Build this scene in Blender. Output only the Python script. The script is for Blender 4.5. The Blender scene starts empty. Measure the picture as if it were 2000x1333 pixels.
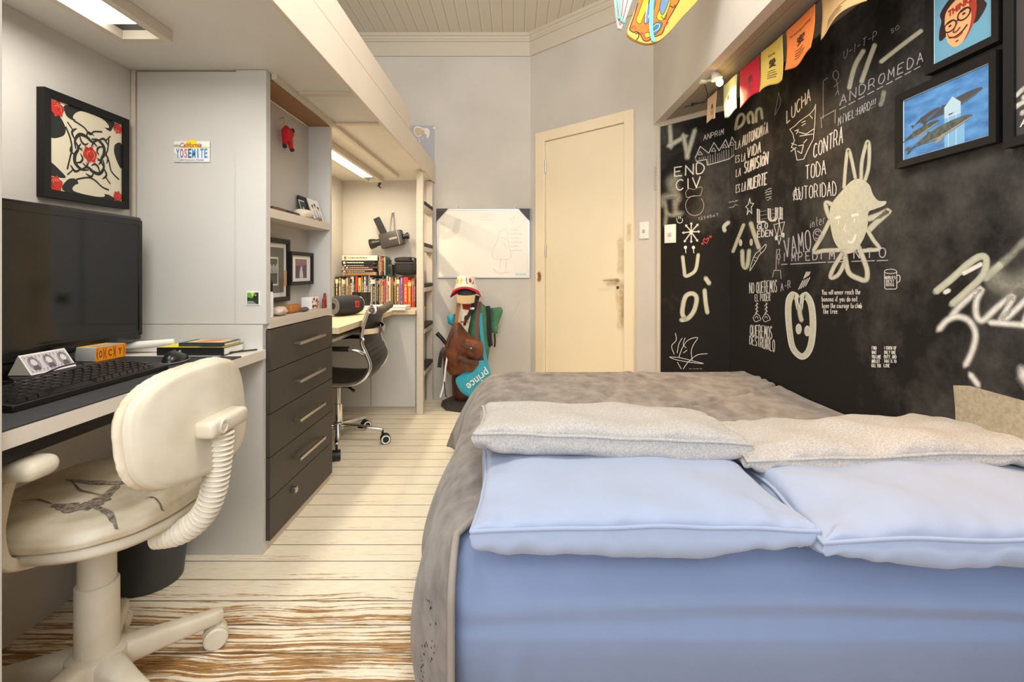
import bpy, bmesh, math, random
from mathutils import Vector, Matrix, noise
from mathutils.geometry import tessellate_polygon
random.seed(7)
PI = math.pi
S = bpy.context.scene
COL = S.collection

# ------------------------------------------------------------------ camera
F = 970.0; CX = 1005.0; CY = 530.0; H = 1.035      # focal length in pixels, vanishing point, eye height
cam = bpy.data.cameras.new('camera'); camo = bpy.data.objects.new('camera', cam); COL.objects.link(camo)
cam.sensor_width = 36; cam.lens = 36 * F / 2000
cam.shift_x = -(CX - 1000) / 2000; cam.shift_y = -(666.5 - CY) / 2000
cam.clip_start = 0.02
camo.location = (0, 0, H); camo.rotation_euler = (PI / 2, 0, 0)
S.camera = camo

# ------------------------------------------------------------------ world, lamps, exposure
S.view_settings.view_transform = 'Standard'; S.view_settings.look = 'None'
S.view_settings.gamma = 1; S.view_settings.use_curve_mapping = False
S.view_settings.exposure = 0.1
W = bpy.data.worlds.new('daylight'); S.world = W; W.use_nodes = True
W.node_tree.nodes['Background'].inputs[0].default_value = (0.93, 0.96, 1.0, 1)
W.node_tree.nodes['Background'].inputs[1].default_value = 1.2

def lamp(kind, name, loc, rot, energy, color, **kw):
    l = bpy.data.lights.new(name, kind); o = bpy.data.objects.new(name, l); COL.objects.link(o)
    o.location = loc; o.rotation_euler = rot; l.energy = energy; l.color = color
    for k, v in kw.items(): setattr(l, k, v)
    return o
# window daylight from behind the camera, the ceiling lamp, a warm clip lamp towards the head of the bed
lamp('AREA', 'window_daylight', (0.3, -1.35, 2.15), (math.radians(66), 0, 0), 58, (0.95, 0.97, 1.0), shape='RECTANGLE', size=2.2, size_y=1.7)
lamp('POINT', 'ceiling_lamp', (0.12, 1.15, 2.52), (0, 0, 0), 54, (1.0, 0.97, 0.93), shadow_soft_size=0.28)
lamp('SPOT', 'warm_clip_light_head', (1.14, 0.95, 1.93), (math.radians(-6), math.radians(4), 0), 34, (1.0, 0.56, 0.22), spot_size=math.radians(58), spot_blend=0.9, shadow_soft_size=0.04)

# ------------------------------------------------------------------ pixel -> place
def at(px, py, D): return Vector(((px - CX) * D / F, D, H + (CY - py) * D / F))
def onx(px, py, X): return at(px, py, X * F / (px - CX))
def onz(px, py, z): return at(px, py, (H - z) * F / (py - CY))

# ------------------------------------------------------------------ materials
def lin(c):
    out = []
    for v in c[:3]:
        v = v / 255.0
        out.append(v / 12.92 if v <= 0.04045 else ((v + 0.055) / 1.055) ** 2.4)
    return (*out, 1.0)
MATS = {}
def mat(name, col, rough=0.55, metal=0.0, vary=0.0, vscale=12.0, bump=0.0, bscale=120.0, coat=0.0, sheen=0.0, stretch=None, col2=None, spec=None):
    if name in MATS: return MATS[name]
    m = bpy.data.materials.new(name); m.use_nodes = True; MATS[name] = m
    nt = m.node_tree; p = nt.nodes['Principled BSDF']
    p.inputs['Base Color'].default_value = lin(col); p.inputs['Roughness'].default_value = rough; p.inputs['Metallic'].default_value = metal
    if coat: p.inputs['Coat Weight'].default_value = coat
    if sheen: p.inputs['Sheen Weight'].default_value = sheen; p.inputs['Sheen Roughness'].default_value = 0.5
    if spec is not None: p.inputs['Specular IOR Level'].default_value = spec
    if vary or bump:
        tc = nt.nodes.new('ShaderNodeTexCoord'); mp = nt.nodes.new('ShaderNodeMapping')
        nt.links.new(tc.outputs['Object'], mp.inputs[0])
        if stretch: mp.inputs['Scale'].default_value = stretch
    if vary:
        n = nt.nodes.new('ShaderNodeTexNoise'); n.inputs['Scale'].default_value = vscale; n.inputs['Detail'].default_value = 5
        nt.links.new(mp.outputs[0], n.inputs['Vector'])
        r = nt.nodes.new('ShaderNodeValToRGB')
        a = lin(col); b = lin(col2) if col2 else tuple(min(1, v * (1 - vary)) for v in a[:3]) + (1,)
        r.color_ramp.elements[0].position = 0.35; r.color_ramp.elements[1].position = 0.65
        r.color_ramp.elements[0].color = b; r.color_ramp.elements[1].color = a
        nt.links.new(n.outputs['Fac'], r.inputs[0]); nt.links.new(r.outputs[0], p.inputs['Base Color'])
    if bump:
        n2 = nt.nodes.new('ShaderNodeTexNoise'); n2.inputs['Scale'].default_value = bscale; n2.inputs['Detail'].default_value = 3
        nt.links.new(mp.outputs[0], n2.inputs['Vector'])
        b = nt.nodes.new('ShaderNodeBump'); b.inputs['Strength'].default_value = bump; b.inputs['Distance'].default_value = 0.004
        nt.links.new(n2.outputs['Fac'], b.inputs['Height']); nt.links.new(b.outputs[0], p.inputs['Normal'])
    return m
def cm(col, rough=0.5):
    return mat('paint_%d_%d_%d_%d' % (*col, int(rough * 100)), col, rough)
def emis(name, col, strength):
    m = bpy.data.materials.new(name); m.use_nodes = True; p = m.node_tree.nodes['Principled BSDF']
    p.inputs['Base Color'].default_value = lin(col); p.inputs['Emission Color'].default_value = lin(col); p.inputs['Emission Strength'].default_value = strength
    return m
def nodes(m):
    nt = m.node_tree
    def N(t, **kw):
        n = nt.nodes.new('ShaderNode' + t)
        for k, v in kw.items():
            if k.startswith('i'): n.inputs[int(k[1:])].default_value = v
            else: setattr(n, k, v)
        return n
    return nt, N, nt.links.new

M_CAB = mat('grey_melamine', (208, 205, 198), 0.5, vary=0.05, vscale=3, bump=0.03, bscale=300)
M_CABEDGE = mat('beige_edging', (214, 202, 184), 0.5, vary=0.05, vscale=5, stretch=(1, 1, 12))
M_FASCIA = mat('cream_board', (226, 214, 196), 0.5, vary=0.06, vscale=4)
M_WALL = mat('grey_plaster', (212, 206, 197), 0.8, vary=0.10, vscale=2.2, bump=0.12, bscale=40)
M_CROWN = mat('cream_crown', (208, 199, 182), 0.6)
M_DOOR = mat('cream_door_paint', (246, 230, 198), 0.42, vary=0.03, vscale=2)
M_DARK = mat('dark_drawer', (66, 60, 54), 0.5, vary=0.15, vscale=30, bump=0.05, bscale=400)
M_STEEL = mat('brushed_steel', (196, 188, 174), 0.3, metal=1.0)
M_CHROME = mat('chrome', (225, 225, 225), 0.08, metal=1.0)
M_BLACK = mat('black_plastic', (22, 22, 23), 0.4)
M_BLACKG = mat('gloss_black', (10, 10, 11), 0.12)
M_FRAME = mat('black_wood', (22, 21, 20), 0.5, spec=.3)
M_WHITE = mat('white_plastic', (240, 238, 232), 0.4)
M_PAPER = mat('white_paper', (240, 236, 226), 0.7)
M_CREAM = mat('aged_cream_plastic', (226, 219, 202), 0.42, vary=0.10, vscale=9, col2=(212, 201, 178))
M_VINYL = mat('worn_cream_vinyl', (230, 221, 200), 0.45, vary=0.2, vscale=10, col2=(204, 186, 152), bump=0.1, bscale=90)

# ------------------------------------------------------------------ mesh building
class MB:
    def __init__(self): self.v = []; self.f = []; self.mi = []; self.a = []; self.T = None; self.m = 0; self.al = 1.0
    def add(self, vs, fs, al=None):
        n = len(self.v)
        for i, p in enumerate(vs):
            p = Vector(p); self.v.append(self.T @ p if self.T else p); self.a.append(self.al if al is None else al[i])
        for f in fs: self.f.append([n + i for i in f]); self.mi.append(self.m)
        return self
    def box(self, x0, x1, y0, y1, z0, z1):
        if x0 > x1: x0, x1 = x1, x0
        if y0 > y1: y0, y1 = y1, y0
        if z0 > z1: z0, z1 = z1, z0
        return self.add([(x, y, z) for z in (z0, z1) for y in (y0, y1) for x in (x0, x1)], [(0, 2, 3, 1), (4, 5, 7, 6), (0, 1, 5, 4), (2, 6, 7, 3), (0, 4, 6, 2), (1, 3, 7, 5)])
    def rbox(self, x0, x1, y0, y1, z0, z1, r, seg=3):
        bm = bmesh.new(); bmesh.ops.create_cube(bm, size=1.0)
        for v in bm.verts: v.co = Vector(((x0 + x1) / 2 + v.co.x * (x1 - x0), (y0 + y1) / 2 + v.co.y * (y1 - y0), (z0 + z1) / 2 + v.co.z * (z1 - z0)))
        bmesh.ops.bevel(bm, geom=list(bm.edges), offset=r, segments=seg, affect='EDGES', profile=0.5)
        return self.bm(bm)
    def bm(self, bm):
        bm.verts.index_update()
        self.add([v.co.copy() for v in bm.verts], [[v.index for v in f.verts] for f in bm.faces]); bm.free(); return self
    def tube(self, pts, r, n=10, caps=True, closed=False):
        pts = [Vector(p) for p in pts]; k = len(pts)
        rs = r if isinstance(r, (list, tuple)) else [r] * k
        t0 = (pts[1] - pts[0]).normalized()
        up = Vector((0, 0, 1)) if abs(t0.z) < 0.9 else Vector((1, 0, 0))
        nrm = (up - t0 * up.dot(t0)).normalized(); vs = []
        for i in range(k):
            if closed: t = pts[(i + 1) % k] - pts[i - 1]
            else: t = pts[min(i + 1, k - 1)] - pts[max(i - 1, 0)]
            t = t.normalized() if t.length > 1e-9 else t0
            nrm = nrm - t * nrm.dot(t)
            nrm = nrm.normalized() if nrm.length > 1e-6 else t.orthogonal().normalized()
            b = t.cross(nrm)
            for j in range(n):
                a = 2 * PI * j / n; vs.append(pts[i] + (nrm * math.cos(a) + b * math.sin(a)) * rs[i])
        fs = []
        for i in range(k if closed else k - 1):
            i2 = (i + 1) % k
            for j in range(n):
                j2 = (j + 1) % n; fs.append((i * n + j, i * n + j2, i2 * n + j2, i2 * n + j))
        if caps and not closed: fs += [tuple(range(n - 1, -1, -1)), tuple(range((k - 1) * n, k * n))]
        return self.add(vs, fs)
    def strap(self, pts, w, t, side):
        """flat band along pts, w wide along the vector side, t thick"""
        pts = [Vector(p) for p in pts]; k = len(pts); vs = []; fs = []
        for i in range(k):
            tg = (pts[min(i + 1, k - 1)] - pts[max(i - 1, 0)]).normalized()
            s = Vector(side) - tg * tg.dot(Vector(side)); s.normalize(); n = tg.cross(s)
            ww = w[i] if isinstance(w, (list, tuple)) else w
            for a, b in ((-1, -1), (1, -1), (1, 1), (-1, 1)): vs.append(pts[i] + s * a * ww / 2 + n * b * t / 2)
        for i in range(k - 1):
            for j in range(4): fs.append((i * 4 + j, i * 4 + (j + 1) % 4, i * 4 + 4 + (j + 1) % 4, i * 4 + 4 + j))
        fs += [(3, 2, 1, 0), tuple((k - 1) * 4 + j for j in range(4))]
        return self.add(vs, fs)
    def lathe(self, prof, o=(0, 0, 0), axis=(0, 0, 1), n=24, caps=True):
        ax = Vector(axis).normalized(); q = ax.to_track_quat('Z', 'Y').to_matrix(); o = Vector(o); vs = []; fs = []
        for r, z in prof:
            for j in range(n):
                a = 2 * PI * j / n; vs.append(o + q @ Vector((r * math.cos(a), r * math.sin(a), z)))
        k = len(prof)
        for i in range(k - 1):
            for j in range(n): fs.append((i * n + j, i * n + (j + 1) % n, i * n + n + (j + 1) % n, i * n + n + j))
        if caps: fs += [tuple(range(n - 1, -1, -1)), tuple(range((k - 1) * n, k * n))]
        return self.add(vs, fs)
    def prism(self, poly, vec):
        poly = [Vector(p) for p in poly]; v = Vector(vec); n = len(poly)
        tri = tessellate_polygon([poly])
        vs = poly + [p + v for p in poly]
        fs = [tuple(t) for t in tri] + [tuple(n + i for i in reversed(t)) for t in tri] + [(i, (i + 1) % n, n + (i + 1) % n, n + i) for i in range(n)]
        self.add(vs, fs); return self
    def grid(self, fn, nu, nv, cu=False, cv=False, al=None):
        vs = []; aa = []
        for i in range(nu):
            for j in range(nv):
                u = i / (nu if cu else nu - 1); v = j / (nv if cv else nv - 1)
                vs.append(fn(u, v)); aa.append(al(u, v) if al else self.al)
        fs = []
        for i in range(nu if cu else nu - 1):
            for j in range(nv if cv else nv - 1):
                i2 = (i + 1) % nu; j2 = (j + 1) % nv
                fs.append((i * nv + j, i2 * nv + j, i2 * nv + j2, i * nv + j2))
        return self.add(vs, fs, aa)

def obj(name, mb, m=None, parent=None, bev=0, sharp=38, recalc=True, solid=0, sub=0):
    me = bpy.data.meshes.new(name)
    me.from_pydata([tuple(v) for v in mb.v], [], mb.f)
    ms = m if isinstance(m, (list, tuple)) else [m]
    for x in ms: me.materials.append(x)
    if len(ms) > 1: me.polygons.foreach_set('material_index', mb.mi)
    if any(a < 1 for a in mb.a):
        at_ = me.attributes.new('alpha', 'FLOAT', 'POINT'); at_.data.foreach_set('value', mb.a)
    if recalc:
        b = bmesh.new(); b.from_mesh(me); bmesh.ops.recalc_face_normals(b, faces=b.faces); b.to_mesh(me); b.free()
    me.polygons.foreach_set('use_smooth', [True] * len(me.polygons))
    me.set_sharp_from_angle(angle=math.radians(sharp)); me.update()
    o = bpy.data.objects.new(name, me); COL.objects.link(o)
    if parent: o.parent = parent
    if bev:
        md = o.modifiers.new('edge', 'BEVEL'); md.width = bev; md.segments = 2; md.limit_method = 'ANGLE'; md.angle_limit = math.radians(40)
    if solid:
        md = o.modifiers.new('thick', 'SOLIDIFY'); md.thickness = solid; md.offset = 0
    if sub:
        md = o.modifiers.new('soft', 'SUBSURF'); md.levels = sub; md.render_levels = sub
    return o
def tag(o, label, cat, group=None):
    o['label'] = label; o['category'] = cat
    if group: o['group'] = group
    return o
def thing(name, label, cat, loc=(0, 0, 0), rz=0, group=None):
    o = bpy.data.objects.new(name, None); COL.objects.link(o); o.empty_display_size = 0.05
    o.location = loc; o.rotation_euler = (0, 0, rz)
    return tag(o, label, cat, group)
def struct(name, mb, m, parent=None, **kw):
    o = obj(name, mb, m, parent, **kw)
    if not parent: o['kind'] = 'structure'
    return o
def B(*a): return MB().box(*a)
def R(*a, **k): return MB().rbox(*a, **k)
def smooth(pts, n=6, closed=False):
    """Catmull-Rom through the points"""
    P = [Vector(p) for p in pts]; k = len(P); out = []
    if k < 3: return P
    for i in range(k if closed else k - 1):
        p0 = P[(i - 1) % k] if closed or i else P[0]; p1 = P[i]; p2 = P[(i + 1) % k]
        p3 = P[(i + 2) % k] if closed or i + 2 < k else P[-1]
        for s in range(n):
            t = s / n; t2 = t * t; t3 = t2 * t
            out.append(0.5 * ((2 * p1) + (p2 - p0) * t + (2 * p0 - 5 * p1 + 4 * p2 - p3) * t2 + (3 * p1 - p0 - 3 * p2 + p3) * t3))
    if not closed: out.append(P[-1])
    return out

# ------------------------------------------------------------------ flat drawings (paint, chalk, print) on a real surface
GL = {
'A': '0,0 .5,1 1,0|.2,.4 .8,.4', 'B': '0,0 0,1 .7,.95 .8,.75 .6,.55 0,.52|.6,.55 .95,.4 .9,.1 .6,0 0,0', 'C': '.95,.85 .6,1 .2,.85 0,.5 .2,.12 .6,0 .95,.15',
'D': '0,0 0,1 .6,.92 1,.55 .85,.15 .5,0 0,0', 'E': '.9,1 0,1 0,0 .9,0|0,.52 .7,.52', 'F': '.9,1 0,1 0,0|0,.52 .7,.52', 'G': '.95,.85 .55,1 .15,.85 0,.45 .2,.1 .6,0 .95,.15 .95,.45 .55,.45',
'H': '0,0 0,1|1,0 1,1|0,.5 1,.5', 'I': '.5,0 .5,1', 'J': '.8,1 .8,.2 .5,0 .1,.15', 'K': '0,0 0,1|.9,1 0,.45 .95,0', 'L': '0,1 0,0 .85,0', 'M': '0,0 .1,1 .5,.35 .9,1 1,0',
'N': '0,0 0,1 1,0 1,1', 'O': '.5,1 .12,.85 0,.5 .12,.15 .5,0 .88,.15 1,.5 .88,.85 .5,1', 'P': '0,0 0,1 .7,.95 .9,.72 .65,.48 0,.45', 'Q': '.5,1 .12,.85 0,.5 .12,.15 .5,0 .88,.15 1,.5 .88,.85 .5,1|.6,.25 1,-.1',
'R': '0,0 0,1 .7,.95 .85,.73 .65,.5 0,.47|.5,.48 .95,0', 'S': '.9,.85 .5,1 .1,.85 .2,.58 .75,.42 .9,.18 .5,0 .05,.12', 'T': '0,1 1,1|.5,1 .5,0', 'U': '0,1 .03,.25 .3,0 .7,0 .97,.25 1,1', 'V': '0,1 .5,0 1,1',
'W': '0,1 .25,0 .5,.65 .75,0 1,1', 'X': '0,0 1,1|0,1 1,0', 'Y': '0,1 .5,.5 1,1|.5,.5 .5,0', 'Z': '0,1 1,1 0,0 1,0', '-': '.1,.5 .9,.5', '!': '.5,1 .5,.3|.5,.08 .5,0', ':': '.5,.75 .5,.65|.5,.3 .5,.2', '.': '.4,.05 .5,0',
'1': '.2,.8 .5,1 .5,0', '2': '.05,.8 .4,1 .85,.8 .7,.5 0,0 .95,0', '3': '.05,.95 .8,1 .4,.6 .85,.35 .6,0 .05,.08', '4': '.7,0 .7,1 0,.35 1,.35', '5': '.9,1 .15,1 .1,.58 .7,.6 .9,.3 .6,0 .05,.1', '6': '.8,1 .2,.5 .1,.2 .5,0 .9,.25 .6,.5 .15,.35', '7': '0,1 .95,1 .4,0', '8': '.5,.55 .15,.75 .5,1 .85,.75 .5,.55 .05,.25 .5,0 .95,.25 .5,.55', '9': '.85,.6 .4,.5 .1,.75 .5,1 .9,.8 .7,0',
"'": '.5,1 .4,.8', ',': '.5,.1 .3,-.15', 'Í': '.5,0 .5,.8|.5,.95 .8,1.2', 'Ó': '.5,.85 .1,.65 0,.4 .15,.1 .5,0 .85,.1 1,.4 .88,.65 .5,.85|.5,1 .8,1.2',
'a': '.85,.5 .4,.6 .1,.3 .35,0 .8,.15 .85,.55 .95,0', 'b': '.1,1 .1,0 .6,0 .9,.3 .6,.55 .1,.4', 'c': '.85,.5 .4,.6 .1,.3 .4,0 .85,.1', 'd': '.9,1 .9,0 .4,0 .1,.3 .4,.58 .9,.4', 'e': '.1,.3 .85,.35 .6,.6 .2,.5 .1,.2 .45,0 .85,.1', 'f': '.8,.95 .5,1 .4,.7 .4,0|.1,.55 .75,.55',
'g': '.85,.5 .4,.6 .1,.3 .4,.05 .85,.2 .88,.58 .85,-.25 .4,-.4 .1,-.25', 'h': '.1,1 .1,0|.1,.35 .5,.6 .8,.45 .85,0', 'i': '.5,.55 .5,0|.5,.8 .5,.75', 'l': '.5,1 .5,0', 'm': '.05,0 .05,.55|.05,.4 .3,.6 .5,.4 .5,0|.5,.4 .75,.6 .95,.4 .95,0', 'n': '.1,0 .1,.58|.1,.4 .5,.6 .85,.4 .85,0',
'o': '.5,.6 .12,.42 .12,.15 .5,0 .88,.15 .88,.45 .5,.6', 'r': '.2,0 .2,.58|.2,.35 .5,.58 .85,.55', 's': '.8,.52 .4,.6 .2,.45 .75,.2 .5,0 .1,.08', 't': '.45,.95 .45,.1 .8,0|.1,.6 .85,.6', 'u': '.1,.58 .15,.1 .5,0 .85,.2 .85,.58 .9,0', 'v': '.1,.58 .45,0 .85,.58', 'w': '.0,.58 .25,0 .5,.45 .75,0 1,.58', 'y': '.1,.58 .5,.05|.9,.58 .3,-.4', 'p': '.1,.58 .1,-.4|.1,.4 .6,.58 .9,.3 .6,0 .1,.1'}
GL = {k: [[tuple(float(x) for x in p.split(',')) for p in s.split()] for s in v.split('|')] for k, v in GL.items()}

class Art:
    """shapes in a flat (u, v) frame; fn(u, v, lift) gives the place on the surface"""
    def __init__(self, fn, base=0.0006, step=0.00003): self.fn = fn; self.mb = MB(); self.mats = []; self.k = 0; self.base = base; self.step = step
    def _m(self, m):
        if not isinstance(m, bpy.types.Material): m = cm(m, 0.6)
        if m not in self.mats: self.mats.append(m)
        self.mb.m = self.mats.index(m); self.k += 1
        return self.base + self.k * self.step
    def poly(self, pts, m, curve=False):
        z = self._m(m)
        P = [Vector((p[0], p[1], 0)) for p in (smooth([(a, b, 0) for a, b in pts], 5, True) if curve else pts)]
        tri = tessellate_polygon([P])
        self.mb.add([self.fn(p.x, p.y, z) for p in P], tri); return self
    def rect(self, u0, v0, u1, v1, m): return self.poly([(u0, v0), (u1, v0), (u1, v1), (u0, v1)], m)
    def disc(self, u, v, r, m, ry=None, n=24):
        ry = ry or r
        return self.poly([(u + r * math.cos(2 * PI * i / n), v + ry * math.sin(2 * PI * i / n)) for i in range(n)], m)
    def line(self, pts, w, m, curve=False, soft=False, taper=False, closed=False):
        if not curve and not taper and len(pts) > 2:
            if closed: pts = list(pts) + [pts[0]]
            for p, q in zip(pts, pts[1:]):
                d = math.hypot(q[0] - p[0], q[1] - p[1]) + 1e-9; e = min(.35 * w, d) / d
                self.line([(p[0] - (q[0] - p[0]) * e, p[1] - (q[1] - p[1]) * e), (q[0] + (q[0] - p[0]) * e, q[1] + (q[1] - p[1]) * e)], w, m, False, soft)
            return self
        z = self._m(m)
        if soft: w *= 1.2 if soft is True else 1.0 + soft * .4
        P = [Vector((p[0], p[1], 0)) for p in pts]
        if curve: P = smooth(P, 6, closed)
        if closed: P = P + [P[0]]
        k = len(P)
        if k < 2: return self
        vs = []; al = []; fs = []
        cols = [(-1, 0), (-.6, .85), (0, 1), (.6, .85), (1, 0)] if soft is True else [(-1, 0), (-.7, .12), (-.4, .6), (0, 1), (.4, .6), (.7, .12), (1, 0)] if soft else [(-1, 1), (1, 1)]
        nc = len(cols)
        if soft:      # round soft ends
            d0 = (P[0] - P[1]).normalized() * w * .5; d1 = (P[-1] - P[-2]).normalized() * w * .5
            P = [P[0] + d0] + P + [P[-1] + d1]; k += 2
        for i in range(k):
            if closed and not soft and i in (0, k - 1): t = P[1] - P[-2]
            else: t = P[min(i + 1, k - 1)] - P[max(i - 1, 0)]
            if t.length < 1e-9: t = Vector((1, 0, 0))
            t.normalize(); n = Vector((-t.y, t.x, 0))
            ww = w * (0.35 + 0.65 * math.sin(PI * i / (k - 1))) if taper else w
            if soft and i in (0, k - 1): ww = w * .45
            for c, a in cols:
                q = P[i] + n * c * ww / 2; vs.append(self.fn(q.x, q.y, z)); al.append(0 if soft and i in (0, k - 1) else a)
        for i in range(k - 1):
            for j in range(nc - 1): fs.append((i * nc + j, i * nc + j + 1, i * nc + nc + j + 1, i * nc + nc + j))
        self.mb.add(vs, fs, al); return self
    def text(self, s, a, b, h0, h1, w, m, slant=0.0, jit=0.0, double=0, gap=0.42):
        """hand lettering: baseline a -> b, cap height h0 -> h1 (up is -v on pixel frames when h > 0)"""
        wid = [0.45 if c in " " else (0.35 if c in "I!:.,'il1" else 1.0) for c in s]
        tot = sum(wid) + gap * (len(s) - 1); x = 0; rnd = random.Random(sum(map(ord, s)))
        for c, cw in zip(s, wid):
            for st in GL.get(c, []):
                pts = []
                for gx, gy in st:
                    gx2 = (gx - .5) * (1 if cw == 1.0 else .8) + cw / 2 if cw < 1 and c not in '!:.I' else gx * cw
                    t = (x + gx2) / tot; hh = h0 + (h1 - h0) * t
                    pts.append((a[0] + (b[0] - a[0]) * t + slant * gy * abs(hh) + rnd.uniform(-jit, jit), a[1] + (b[1] - a[1]) * t - hh * gy + rnd.uniform(-jit, jit)))
                self.line(pts, w, m, curve=len(pts) > 4 and c not in 'MWNEKZ4')
                for d in range(double): self.line([(p[0] + w * 1.15, p[1] + w * .3) for p in pts], w * .7, m)
            x += cw + gap
        return self
    def build(self, name, parent): return obj(name, self.mb, self.mats, parent, recalc=False)

def flatfn(o, ux, vy, nrm):
    o = Vector(o); ux = Vector(ux); vy = Vector(vy); n = Vector(nrm).normalized()
    return lambda u, v, z: o + ux * u + vy * v + n * z
def glyphs(text, o, ux, vy, nrm, m, name, parent, lift=0.0012, bold=0.0, shear=0.0, align=None, thick=0.0):
    """printed words: the text fills the box o, o+ux, o+vy on the surface with normal nrm"""
    cu = bpy.data.curves.new('t', 'FONT'); cu.body = text; cu.offset = bold; cu.shear = shear; cu.resolution_u = 3
    to = bpy.data.objects.new('t', cu); COL.objects.link(to)
    dg = bpy.context.evaluated_depsgraph_get(); me = bpy.data.meshes.new_from_object(to.evaluated_get(dg))
    vs = [v.co.copy() for v in me.vertices]; fs = [list(p.vertices) for p in me.polygons]
    bpy.data.objects.remove(to); bpy.data.curves.remove(cu); bpy.data.meshes.remove(me)
    if not vs: return None
    x0 = min(v.x for v in vs); x1 = max(v.x for v in vs); y0 = min(v.y for v in vs); y1 = max(v.y for v in vs)
    fn = flatfn(o, ux, vy, nrm); mb = MB()
    mb.add([fn((v.x - x0) / (x1 - x0 + 1e-9), (v.y - y0) / (y1 - y0 + 1e-9), lift) for v in vs], fs)
    return obj(name, mb, m, parent, recalc=False)
# ================================================================== THE SETTING
ZC = 2.96; XL = -1.40; YB = 4.05; XR = 1.25; XH = 0.92; ZS = 2.005; YN = -1.55
DA = Vector((0.13, 4.05, 0)); DDIR = Vector((1.04, -1.0, 0)).normalized(); DN = Vector((-1.0, -1.04, 0)).normalized()
DE = DA + DDIR * ((XH - 0.13) / DDIR.x)                      # where the diagonal wall meets the header wall
EA = Vector((0.9466, 3.2445, 0)); EB = Vector((XR, 2.887, 0)); EN = Vector((EB.y - EA.y, -(EB.x - EA.x), 0)).normalized()
def raypl(px, py, p0, n):
    d = Vector(((px - CX) / F, 1, (CY - py) / F)); c = Vector((0, 0, H)); t = (Vector(p0) - c).dot(n) / d.dot(n); return c + d * t
def ondoor(px, py): return raypl(px, py, DA, DN)
def onend(px, py): return raypl(px, py, EA, EN)

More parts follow.
